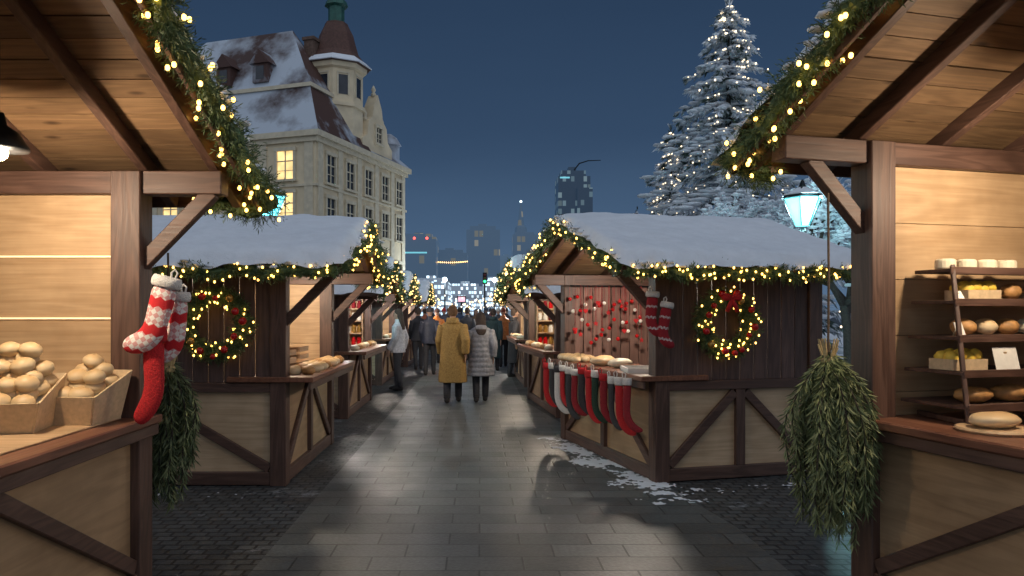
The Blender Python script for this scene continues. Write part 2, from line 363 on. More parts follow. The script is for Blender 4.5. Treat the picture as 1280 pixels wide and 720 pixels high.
    for i in range(nx+1):
        for j in range(ny+1):
            x=xa+(xb-xa)*i/nx; y=ya+(yb-ya)*j/ny
            e=min(1,min(i,nx-i)/3,min(j,ny-j)/3.); e=math.sqrt(max(0,1-(1-e)**2))
            nn=noise.noise(V((x*1.6+sd,y*1.6,sd)))*.5+noise.noise(V((x*5+sd,y*5,0)))*.25
            rt=D/2-math.sqrt((y-D/2)**2+.03); zz=H+rt*tp+.118
            zz+= e*(.11+.06*nn)
            if e==0: zz-=.005+.06*max(0,noise.noise(V((x*4+sd,y*4,5)))+.2)
            if min(i,nx-i)==0: x+=noise.noise(V((y*4,sd,1)))*.035
            if min(j,ny-j)==0: y+=noise.noise(V((x*5,sd,2)))*.05
            vs.append((x,y,zz))
    for i in range(nx):
        for j in range(ny): q=i*(ny+1)+j; fs.append((q,q+ny+1,q+ny+2,q+1))
    part(MB().add(vs,fs),'snow_cover','snow',0,parent=roof,smooth=True)
    ca,sa=math.cos(rz),math.sin(rz)
    def P(x,y,zz): x*=s; return V((o[0]+x*ca-y*sa,o[1]+x*sa+y*ca,zz))
    return dict(t=t,P=P,D=D,W=W,H=H,ov=ov,eo=eo,z=z0,s=s,rz=rz,cp=cp)
L1=hut(-1,(-1.97,1.4),0,3.05,2.6,2.46,.52,.4,21,'near left market stall with bread trays and a pendant lamp',cp=.05,cd=.85,npost=.17,strips=True)
R1=hut(1,(2.98,1.65),rad(15),2.9,2.4,2.64,.62,.3,25.5,'near right market stall with the bread display rack',cp=.06,cd=1.1,npost=.17,bl=.36)
L2=hut(-1,(-1.82,6.93),0,2.3,2.8,2.1,.55,.3,20,'left market stall with a lit wreath on its dark plank wall',cp=.26)
R2=hut(1,(1.67,7.03),rad(14),2.6,1.85,2.1,.45,.3,20,'right market stall with stockings hanging from its counter',cp=.16,lining='pink')
L3=hut(-1,(-2.0,11.2),0,2.5,2.4,1.95,.5,.3,20,'second visible stall along the left row, behind the wreath stall',cp=.28)
R3=hut(1,(1.16,11.3),rad(6),2.6,2.4,1.95,.45,.3,20,'stall directly behind the stocking stall on the right',cp=.2)
L4=hut(-1,(-2.15,16.2),0,2.6,2.4,1.95,.5,.3,20,'third stall along the left row, past the person in the pale jacket',cp=.25)
R4=hut(1,(.95,15.9),rad(2),2.6,2.4,1.95,.35,.3,20,'third stall along the right row, beside the crowd',cp=.2)
L5=hut(-1,(-2.1,21.5),0,2.6,2.4,1.95,.5,.3,20,'farthest stall of the left row',cp=.25)
R5=hut(1,(1.1,20.8),0,2.6,2.4,1.95,.35,.3,20,'farthest stall of the right row',cp=.2)
def pendant(h,x,y,zb,e,label,sc=1,col=(1,.76,.5)):
    t=empty('pendant_lamp',h['P'](x,y,zb),0,label,'lamp','lamps lighting the stalls'); top=h['z'](y)+.06-zb
    MB().lathe([(.11*sc,0),(.112*sc,.012),(.075*sc,.07*sc),(.03*sc,.1*sc),(.022,.15*sc)],20).build('shade',M['iron'],t,smooth=True)
    MB().ball((0,0,-.012),.035*sc).build('bulb',M['lampb'],t,smooth=True)
    MB().tube([(0,0,.14*sc),(0,0,top)],.006,6).build('cord',M['iron'],t)
    point((0,0,-.1),e,col,.06,t)
pendant(L1,.275,2.05,2.4,70,'dark pendant lamp hanging in the near left stall',1.15,(1,.8,.58))
pendant(R1,.45,1.9,2.5,68,'dark pendant lamp above the bread display rack',1,(1,.8,.58))
pendant(L2,.4,1.2,2.02,66,'lamp inside the left wreath stall',1,(1,.82,.62))
pendant(R2,.4,1.2,2.08,74,'lamp inside the stocking stall',1,(1,.86,.72))
pendant(L3,.15,1.2,1.95,60,'lamp inside the stall behind the left wreath stall',1,(1,.92,.85))
pendant(R3,.15,1.2,1.95,58,'lamp inside the stall behind the stocking stall',1,(1,.84,.66))
pendant(L4,.1,1.2,1.95,80,'lamp inside the third left stall',1,(1,.88,.76)); pendant(R4,.1,1.2,1.95,80,'lamp inside the third right stall',1,(1,.84,.66))
pendant(L5,.1,1.2,1.95,100,'lamp inside the farthest left stall',1,(1,.92,.85)); pendant(R5,.1,1.2,1.95,100,'lamp inside the farthest right stall',1,(1,.92,.85))
# ------------------------------------------------------------------ garlands
BM={}
def bulbmesh(r,m='bulb'):
    k=(round(r,4),m)
    if k not in BM: BM[k]=MB().ball((0,0,0),r,8,6,(1,1,1.25)).mesh('light_bulb',M[m],smooth=True)
    return BM[k]
def resample(pts,ds):
    out=[]
    for a,b in zip(pts,pts[1:]):
        n=max(1,int((b-a).length/ds)); out+=[(a+(b-a)*i/n,(b-a).normalized()) for i in range(n)]
    return out
def garland(pts,r,label,nb,br,ds=.02,K=5,nl=.045,nw=.008,name='garland',cat='garland',wob=.3,bm='bulb',snow=0):
    base=V(pts[0]); pts=[V(p)-base for p in pts]; t=empty(name,base,0,label,cat); mb=MB(); sn=MB(); core=resample(pts,ds)
    def off(i): return V((noise.noise(V((i*ds*3,base.x,1))),noise.noise(V((i*ds*3,base.y,2))),noise.noise(V((i*ds*3,base.z,3)))))*r*wob*2
    mb.tube([p+off(i) for i,(p,d) in enumerate(core)],[r*.4*(1+.4*noise.noise(V((i*.9,base.x,7)))) for i in range(len(core))],7)
    for i,(p,d) in enumerate(core):
        p=p+off(i); rr=r*(1+.4*noise.noise(V((i*ds*5,base.y,9))))
        for k in range(K):
            q=V((U(-1,1),U(-1,1),U(-1,1))); q=(q-d*q.dot(d)).normalized(); sd=(q*U(.6,1)+d*U(-.7,1)+V((0,0,-.15))).normalized(); L=rr*U(.6,1.15)
            for m in range(9):
                pp=p+sd*L*(m+1)/9; nn=V((U(-1,1),U(-1,1),U(-1,1))).normalized()
                mb.leaf(pp,(sd*.95+nn*.75).normalized(),nl*U(.7,1.1),nw)
        if snow and U(0,1)<snow: sn.ball(p+V((U(-.5,.5)*r,U(-.5,.5)*r,r*U(.6,.95))),1,7,5,(U(.02,.05),U(.02,.05),U(.012,.022)),.4)
    mb.build('greenery',M['fir'],t,recalc=False)
    if sn.v: tag(sn.build('snow',M['snow'],t,smooth=True),kind='stuff')
    for j in range(nb):
        i=min(len(core)-1,int((j+U(.1,.9))/nb*len(core))); p,d=core[i]; q=V((U(-1,1),U(-1.3,.5),U(-1,.8))).normalized()
        inst('light_bulb',bulbmesh(br,bm),p+off(i)+q*r*U(.85,1.15),t)
    return t
def verge(h,r,label,nb,br,dz0=.05,**k):
    D,eo,ov=h['D'],h['eo'],h['ov']; P=lambda y,dz=0,dx=0:h['P'](-ov-.05+dx,y,h['z'](y)+dz0+dz)
    ys=[-eo,D/2,D+eo]; pts=[]
    for a,b in zip(ys,ys[1:]):
        n=5
        for i in range(n): y=a+(b-a)*i/n; pts.append(P(y,-.03*math.sin(i/n*PI*2)**2))
    pts.append(P(D+eo)); pts.append(P(D+eo,-.04,.1)); pts.append(P(D+eo,0,.4))
    return garland(pts,r,label,nb,br,**k)
verge(L1,.11,'thick fir garland with warm lights along the near left roof edge',99,.0115,.05,ds=.013,K=7,nw=.0058,nl=.046,snow=.2)
verge(R1,.12,'thick fir garland with warm lights along the near right roof edge',99,.012,.05,ds=.013,K=7,nw=.0058,nl=.046,snow=.2)
verge(L2,.1,'lit fir garland on the gable of the left wreath stall',98,.01,K=7,snow=.2)
verge(R2,.1,'lit fir garland on the gable of the stocking stall',99,.01,K=7,snow=.2)
def eave(h,label,nb):
    D,eo,ov,W=h['D'],h['eo'],h['ov'],h['W']; n=16; zz=h['z'](-eo)
    garland([h['P'](-ov+(W+ov+.2)*i/n,-eo-.06,zz+.03-.04*math.sin(i*PI/2)**2) for i in range(n+1)],.08,label,nb,.0095,.018,7,.045,.009,snow=.25)
eave(L2,'light string along the snowy front eave of the left wreath stall',99); eave(R2,'light string along the snowy front eave of the right wreath stall',95)
for h,n in ((L3,'second left stall'),(R3,'stall behind the stocking stall'),(L4,'third left stall'),(R4,'third right stall'),(L5,'farthest left stall'),(R5,'farthest right stall')):
    verge(h,.09,'lit fir garland on the gable of the '+n,70,.014,ds=.035,nw=.014,nl=.06,bm='bulbf')
BA=[MB().ball((0,0,0),.034,12,8).mesh('bauble',M['gloss'],smooth=True),MB().ball((0,0,0),.034,12,8).mesh('bauble',M['gold'],smooth=True)]
def wreath(h,x,zz,r,label,bow=True):
    c=h['P'](x,-.07,zz); ux=h['P'](x+1,-.07,zz)-c
    pts=[c+ux*h['s']*math.cos(a)*r+V((0,0,r*math.sin(a))) for a in [i*2*PI/28 for i in range(29)]]
    t=garland(pts,.098,label,74,.0088,.011,9,.042,.0085,'wreath','wreath',wob=.08)
    for k in range(13):
        a=k*.483+U(-.15,.15); q=c+ux*h['s']*math.cos(a)*r*U(.85,1.15)+V((0,-.1,r*math.sin(a)*U(.85,1.15)))-V(pts[0])
        inst('bauble',BA[1 if k%6==2 else 0],q,t,scale=[U(.75,1.1)]*3)
    if bow:
        bw=MB()
        for sg in (-1,1): bw.ball((sg*.05,0,0),.045,10,6,(1.2,.5,.8)); bw.tube([(0,0,-.01),(sg*.025,-.01,-.08),(sg*.05,0,-.14)],[.014,.022,.018],6)
        bw.ball((0,-.012,0),.022); bw.build('bow',M['red'],t,loc=c+V((0,-.14,r*.95))-V(pts[0]),smooth=True)
wreath(L2,.64,1.53,.27,'lit fir wreath with red baubles and no bow on the left stall wall',False); wreath(R2,.72,1.53,.26,'lit fir wreath with red bow on the right stall wall')
# ------------------------------------------------------------------ stockings
def sock(loc,rz,h,body,cuff,label,group=None,tilt=0,wid=1.,limp=0,cf=1.,th_=.42):
    t=empty('stocking',loc,rz,label,'stocking',group); t.rotation_euler=(U(-.06,.06),tilt,rz)
    pts=[(0,-.1),(.005,-.35),(-.005,-.6),(.015,-.75),(.09,-.87),(.19,-.935),(.28,-.955),(.33,-.95)]
    if limp: pts=[(0,-.1),(.012,-.35),(-.005,-.58),(.01,-.72),(.06,-.84),(.12,-.93),(.16,-.985),(.18,-1.0)]
    rs=[x*wid for x in (.14,.125,.12,.125,.125,.11,.085,.03)]; vs=[];fs=[];n=14
    for i,(x,zz) in enumerate(pts):
        a=V(pts[max(i-1,0)]); b=V(pts[min(i+1,len(pts)-1)]); d=(b-a).normalized(); nx,nz=-d.y,d.x
        for k in range(n):
            th=2*PI*k/n; f=1+.1*noise.noise(V((loc[0]*9+k,i*.8,loc[1])))
            vs.append(((x+nx*rs[i]*f*math.cos(th))*h,th_*rs[i]*f*h*math.sin(th),(zz+nz*rs[i]*f*math.cos(th))*h))
    for i in range(len(pts)-1):
        for k in range(n): fs.append((i*n+k,i*n+(k+1)%n,(i+1)*n+(k+1)%n,(i+1)*n+k))
    fs+=[tuple(range(n)),tuple(range(len(vs)-n,len(vs)))]
    o=MB().add(vs,fs).build('sock_body',M[body],t,smooth=True); q=o.modifiers.new('s','SUBSURF'); q.levels=q.render_levels=1
    k=h*wid; e=th_/.42
    MB().rings([(-.03*h,.14*k,.065*k*e),(-.08*h,.155*k*cf,.082*k*e),(-.14*h,.152*k*cf,.08*k*e),(-.165*h,.137*k,.062*k*e)],16).build('cuff',M[cuff],t,smooth=True)
    MB().tube([(-.08*h,0,-.04),(-.1*h,0,.04*h),(-.06*h,0,.075*h),(-.03*h,0,.03*h),(-.05*h,0,-.04)],.006,6).build('hanging_loop',M[cuff],t)
    return t
row=[('red','red','red stocking at the far end of the row under the counter'),('dark','white','charcoal stocking with white cuff, second from the far end of the row'),('white','dark','off-white stocking between charcoal and red ones'),('red','white','bright red stocking, fourth from the far end of the row'),('dark','white','charcoal stocking with white cuff just past the bright red one'),('dred','white','wine red stocking with white cuff near the middle of the row'),('dark','red','charcoal stocking with red cuff in the middle of the row'),('red','red','plain red stocking right of the middle of the row'),('green','white','dark green stocking in the hanging row'),('dred','red','wine red stocking with bright red cuff in the hanging row'),('dark','white','charcoal stocking, third from the near end of the row'),('red','white','red stocking with white cuff, second from the near end of the row'),('dred','white','dark red stocking with white cuff nearest the corner post')]
for i,(b,c,l) in enumerate(row):
    y=2.56-i*.2+U(-.02,.02); sock(R2['P'](-R2['cp']-.05,y,1.01+U(-.02,.02)),rad(14)-rad(60)+U(-.3,.3),.58*U(.88,1.08),b,c,l,'stockings hung along the counter',wid=.62,cf=.95)
for i,(dx,zz,l) in enumerate(((0,1.84,'patterned dark red stocking hanging higher on the corner post'),(.12,1.74,'patterned dark red stocking hanging lower on the corner post'))):
    sock(R2['P'](-.1+dx,-.14-.06*i,zz),rad(-8+14*i),.42,'knitd','white',l,tilt=.08+.1*i,wid=1.0,th_=.65)
sock(PX(211,343,3.98),rad(184),.44,'knit','white','red and white knitted stocking hanging on the near left post',tilt=-.25,wid=1.2,th_=.55)
sock(PX(224,362,4.1),rad(176),.4,'knit','white','second red and white knitted stocking overlapped by the front one',tilt=-.05,wid=1.1,th_=.55)
sock(PX(193,408,4.02),rad(188),.52,'red','red','long limp plain red stocking on the near left post',wid=.85,limp=1,th_=.55)
# ------------------------------------------------------------------ hanging fir sheaves
def sheaf(loc,L,r,top,n,label,m):
    t=empty('fir_sheaf',loc,0,label,'fir bunch'); mb=MB(); st=MB()
    for i in range(n):
        a=U(0,6.28); rr=r*math.sqrt(U(.02,1)); l=L*U(.6,1.08)*(1-.25*(rr/r)); pts=[]; ws=U(0,9)
        for k in range(9):
            u=k/8; q=rr*(math.sin(min(1,u*1.5)*PI/2))*(1-.22*u*u); pts.append(V((math.cos(a)*q,math.sin(a)*q,-l*u+.06*rr/r))+V((math.sin(ws+u*5),math.cos(ws+u*4),0))*.024*u)
        st.tube(pts,[.004]*9,4)
        for p,d in resample(pts,.015):
            for k in range(3):
                nn=V((U(-1,1),U(-1,1),U(-1,.6))).normalized(); mb.leaf(p,(d*1.1+nn*.85).normalized(),U(.05,.1),.0095)
    mb.build('needles',M[m],t,recalc=False); st.build('twigs',M['bark'],t)
    MB().tube([(0,0,top),(0.004,0,top*.5),(0,0,-.02)],.007,8).build('cord',M['cord'],t)
    sw=MB()
    for k in range(22):
        a=U(0,6.28); sw.tube([(math.cos(a)*.03,math.sin(a)*.03,-.06),(math.cos(a)*.03,math.sin(a)*.03,.03),(math.cos(a)*.055,math.sin(a)*.055,U(.08,.14))],[.007,.007,.004],5)
    sw.lathe([(.038,-.02),(.048,-.01),(.048,.015),(.038,.025)],12).build('straw_top',M['straw'],t)
sheaf(PX(1035,452,4.3),1.17,.28,.98,80,'olive fir bunch hanging beside the near right post','olive')
sheaf(PX(210,462,4.75),.97,.2,.75,62,'dark green fir bunch hanging behind the near left post','olived')
# ------------------------------------------------------------------ goods on the counters
BUN=[MB().ball((0,0,0),.054,18,12,(1,1+.04*i,.76),.04+.015*i).mesh('bread_bun',M['bun'],smooth=True) for i in range(4)]
def tray(h,x,y,rz,label,group,w_,d_,nx,ny,lvs=3):
    loc=h['P'](x,y,1.04); t=empty('bread_tray',loc,rz,label,'tray'); hh=.18; a,b=w_/2,d_/2; o=.045
    def wall(p,q,po,qo,nm):
        v=[V(p),V(q),V(qo),V(po)]; nrm=(v[1]-v[0]).cross(v[3]-v[0]).normalized()*.008
        MB().add(v+[e+nrm for e in v],[(0,1,2,3),(7,6,5,4),(0,4,5,1),(1,5,6,2),(2,6,7,3),(3,7,4,0)]).build(nm,M['card'],t)
    B=[(-a,-b,0),(a,-b,0),(a,b,0),(-a,b,0)]; T=[(-a-o,-b-o,hh*.85),(a+o,-b-o,hh*.85),(a+o,b+o,hh*1.5),(-a-o,b+o,hh*1.5)]
    for i in range(4): wall(B[i],B[(i+1)%4],T[i],T[(i+1)%4],'side')
    MB().box(-a,a,-b,b,.0,.008).build('bottom',M['card'],t); MB().add([(-a,-b,.1),(a,-b,.1),(a,b,.19),(-a,b,.19),(-a,-b,.01),(a,-b,.01),(a,b,.01),(-a,b,.01)],[(0,1,2,3),(7,6,5,4),(0,4,5,1),(1,5,6,2),(2,6,7,3),(3,7,4,0)]).build('liner',M['paper'],t)
    R_=Matrix.Rotation(rz,3,'Z'); k=0
    for lv in range(lvs):
        mx,my=max(1,nx-lv//2),max(1,ny-lv)
        for i in range(mx):
            for j in range(my):
                yy=(j-(my-1)/2)*.096+lv*.03
                p=V(((i-(mx-1)/2)*.1,yy,.15+lv*.062+(yy+b)*.3))+V((U(-1,1),U(-1,1),U(-.5,.5)))*.014
                tag(inst('bread_bun',BUN[k%4],loc+R_@p,None,(U(-.25,.25),U(-.25,.25),U(0,6)),[U(.98,1.12)]*3),'round pale bread bun heaped in the '+group,'bread','buns in the '+group); k+=1
tray(L1,.44,2.4,.2,'light wooden tray of buns nearer the frame edge on the left counter','nearer left tray',.3,.3,3,4,4)
tray(L1,.2,2.68,-.1,'light wooden tray of buns next to the near left post','tray by the left post',.22,.26,2,3)
tag(MB().box(-.33,.33,-.6,.6,0,.012).build('cutting_board',M['lightx'],bevel=.004,loc=L1['P'](.42,2.25,1.0255)),'pale wooden board under the bread trays on the left counter','board')
def rack():
    t=empty('display_rack',R1['P'](.22,2.45,1.026),R1['rz'],'dark tiered wooden rack holding bread in the near right stall','rack')
    for i,zz in enumerate((.09,.27,.46,.66,.84)):
        y0=-.14+.05*i
        MB().box(.025*i,1.0,y0,.3,zz,zz+.02).build('shelf',M['framex'],t,.003); MB().box(.025*i,1.0,y0-.012,y0-.001,zz-.012,zz+.03).build('shelf_lip',M['framex'],t,.002)
    for x in (.13,.99):
        MB().beam((x,.305,0),(x,.305,1.0),.025,.03).build('upright',M['frame'],t,.003); MB().beam((x-.13 if x<.5 else x,-.15,0),(x,.07,.88),.022,.028).build('upright',M['frame'],t,.003)
        MB().beam((x-.1 if x<.5 else x,-.1,.02),(x,.3,.02),.02,.03).build('foot_rail',M['frame'],t,.003)
rack()
def RK(x,y,zz): return R1['P'](.22+x,2.45+y,1.026+zz)
def loafat(p,rz,sc,m,label,group=None,name='bread_loaf'):
    o=MB().ball((0,0,0),.1,18,10,sc,.12).build(name,M[m],loc=p,smooth=True); o.rotation_euler=(0,0,rz); return tag(o,label,'bread',group)
loafat(RK(.2,-.0,.155),.3,(1.15,.8,.45),'loaf','flat round loaf on the lowest shelf of the right rack')
loafat(RK(.46,.0,.16),.1,(1.1,.85,.5),'loaf','second loaf on the lowest shelf of the right rack')
def crate_(p,label):
    o=MB().box(-.12,.12,-.08,.08,0,.008).box(-.12,.12,-.08,-.072,.008,.06).box(-.12,.12,.072,.08,.008,.06).box(-.12,-.112,-.072,.072,.008,.06).box(.112,.12,-.072,.072,.008,.06).build('card_box',M['card'],loc=p); o.rotation_euler=(0,0,R1['rz']); tag(o,label,'box')
for b,(xx,zz,yo,nm) in enumerate(((.16,.293,.06,'second'),(.4,.682,.18,'fourth'))):
    crate_(RK(xx,yo,zz),'shallow card box of yellow buns on the %s shelf of the rack'%nm)
    for i in range(8): loafat(RK(xx-.08+.053*(i%4),yo-.03+.06*(i//4),zz+.065+.012*(i%2)),U(0,3),(.42,.38,.4),'yellow','small yellow bun in the box on the %s shelf'%nm,'yellow buns on the %s shelf'%nm,'bread_bun')
def cardsign(p,w_,h_,label):
    t=empty('price_card',p,R1['rz'],label,'card'); MB().add([(-w_/2,0,0),(w_/2,0,0),(w_/2,.03,h_),(-w_/2,.03,h_)],[(0,1,2,3)]).build('card_face',M['paper'],t); MB().beam((0,.05,0),(0,.02,h_*.8),.02,.004).build('card_stand',M['card'],t)
cardsign(RK(.38,-.06,.293),.17,.125,'blank white card standing on the second shelf of the rack'); cardsign(RK(.12,-.0,.483),.06,.075,'small white card on the middle shelf of the rack'); cardsign(RK(.16,.04,.683),.06,.05,'small white card on the fourth shelf of the rack')
for i in range(4): tag(MB().lathe([(.05,0),(.055,.01),(.055,.05),(.045,.06)],18).build('cheese_wheel',M['cheese'],loc=RK(.2+.15*i,.18,.863),bevel=.004),'pale round cheese on the top shelf of the rack','cheese','cheeses on the top shelf')
loafat(RK(.66,.16,.735),1,(.75,.55,.5),'loaf','brown loaf at the right of the fourth shelf')
for i in range(4): loafat(RK(.24+.16*i,.1,.53),U(0,3),(.7,.6,.48),('loaf','bun','loaf','cheese')[i],('dark loaf at the left of the middle shelf of the rack','golden loaf on the middle shelf of the rack','dark loaf right of the golden loaf on the middle shelf','cream loaf at the right of the middle shelf of the rack')[i])
tag(MB().lathe([(.17,0),(.18,.012),(.17,.022)],24).build('bread_board',M['lightx'],loc=R1['P'](.24,2.17,1.026)),'round wooden board on the right counter','board')
loafat(R1['P'](.24,2.17,1.088),.3,(1.35,1.0,.42),'bun','large flat loaf on the round board in the right stall')
for i in range(18):
    tag(inst('bread_bun',BUN[i%4],R2['P'](-.06+.1*(i%3)+U(-.01,.01),2.4-.105*(i//3)+U(-.01,.01),1.065),None,(0,0,U(0,6)),[U(1.0,1.2)]*3),'round roll in the rows on the stocking stall counter','bread','rolls on the stocking stall counter')
loafat(R2['P'](.05,1.35,1.085),.4,(1.6,1.1,.6),'bun','long pale loaf in the middle of the stocking stall counter')
loafat(R2['P'](.1,1.0,1.08),.2,(1.4,1.0,.55),'cheese','white loaf beside the long pale loaf on the stocking stall counter')
tag(MB().box(-.16,.16,-.2,.2,0,.012).box(-.16,.16,-.2,-.19,.012,.05).box(-.16,.16,.19,.2,.012,.05).box(-.16,-.15,-.19,.19,.012,.05).box(.15,.16,-.19,.19,.012,.05).build('goods_tray',M['paper'],loc=R2['P'](.08,.5,1.026)),'white tray at the near end of the stocking stall counter','tray')
for i in range(14):
    loafat(L2['P'](-.14+.13*(i%2),.3+.26*(i//2),1.065),U(0,3),(U(.7,1.),.6,.5),'loaf' if i%3==0 else 'bun','small pastry laid out on the left wreath stall counter','pastries on the left stall counter','pastry')
def crate(p,rz,label):
    t=empty('wooden_crate',p,rz,label,'crate')
    for zz in (.01,.09,.17):
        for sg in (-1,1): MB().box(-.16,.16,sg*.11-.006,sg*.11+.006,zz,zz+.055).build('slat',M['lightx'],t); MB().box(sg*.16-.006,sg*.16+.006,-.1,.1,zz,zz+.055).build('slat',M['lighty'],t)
    MB().box(-.15,.15,-.1,.1,0,.01).build('bottom',M['lightx'],t)
crate(L2['P'](.2,.5,1.026),1.4,'small slatted crate behind the pastries in the left stall'); crate(L2['P'](.25,1.3,1.026),1.5,'slatted crate farther along in the left stall')
JAR=[MB().lathe([(.035,0),(.04,.01),(.04,.09),(.028,.105),(.028,.12),(.03,.12),(.03,.135)],12).mesh('jar',M[k]) for k in ('gloss','gold','paper','dred')]
def shelf_unit(h,label,jl,grp,n=5):
    t=empty('shelf_unit',h['P'](.12,h['D']-.32,1.026),h['rz'],label,'shelf'); s=h['s']
    for zz in (0.2,.42,.64): MB().box(0,.9,0,.2,zz,zz+.02).build('shelf',M['lightx'],t,sx=s)
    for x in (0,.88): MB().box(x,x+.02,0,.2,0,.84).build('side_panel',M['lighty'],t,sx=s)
    for r,zz in enumerate((0.0,.222,.442,.662)):
        for i in range(n+3): tag(inst('jar',JAR[(i//2+r)%4],h['P'](.2+.1*i,h['D']-.24,1.027+zz)),jl,'jar',grp)
shelf_unit(R3,'lit shelf of red jars inside the stall behind the stocking stall','small jar on the shelf of the stall behind the stocking stall','jars in the stall behind the stocking stall')
shelf_unit(L3,'lit shelf of jars inside the second left stall','small jar on the shelf of the second left stall','jars in the second left stall')
for h,n in ((L3,'second left stall'),(R3,'stall behind the stocking stall'),(L4,'third left stall'),(R4,'third right stall')):
    for i in range(6): loafat(h['P'](-.05,.3+.36*i,1.065),U(0,3),(U(.7,1.1),.7,.5),('cheese','loaf','bun')[i%3],'goods laid out on the counter of the '+n,'goods on the '+n+' counter','goods')
star=[]
for i in range(10): a=PI/2+i*PI/5; q=.036 if i%2==0 else .016; star.append((q*math.cos(a),q*math.sin(a)))
heart=[(.031*(math.sin(a)**3),.0021*(13*math.cos(a)-5*math.cos(2*a)-2*math.cos(3*a)-math.cos(4*a))) for a in [i*2*PI/24 for i in range(24)]]
ORN=[MB().ball((0,0,0),.025,14,9).mesh('ornament_ball',M['gloss'],smooth=True),MB().poly(star,'y',-.006,.006).mesh('ornament_star',M['red']),MB().poly(heart,'y',-.008,.008).mesh('ornament_heart',M['red']),MB().ball((0,0,0),.024,14,9).mesh('ornament_ball',M['paper'],smooth=True)]
STR=MB().tube([(0,0,0),(0,0,1)],.002,4).mesh('string',M['dred'])
for i in range(44):
    x=.08+(i%11)*.092+U(-.03,.03); zz=(1.8,1.64,1.48,1.32)[i//11]+U(-.08,.07); k=(0,0,3,0,2,3,0,1,0)[i%9]
    t=empty('hanging_ornament',R2['P'](x,2.6-.2-.04*(i//11),zz),R2['rz'],('red ball','red star','red heart','white ball')[k]+' ornament strung in front of the stocking stall wall','ornament',('red balls','red stars','red hearts','white balls')[k]+' strung in the stocking stall')
    inst(ORN[k].name.split('.')[0],ORN[k],(0,0,0),t); inst('string',STR,(0,0,.02),t,scale=(1,1,1.94-zz))
tag(MB().tube([R2['P'](.03,2.35,1.96),R2['P'](1.6,2.35,1.96)],.01,8).build('ornament_rail',M['iron']),'thin rail carrying the ornaments in the stocking stall','rail')
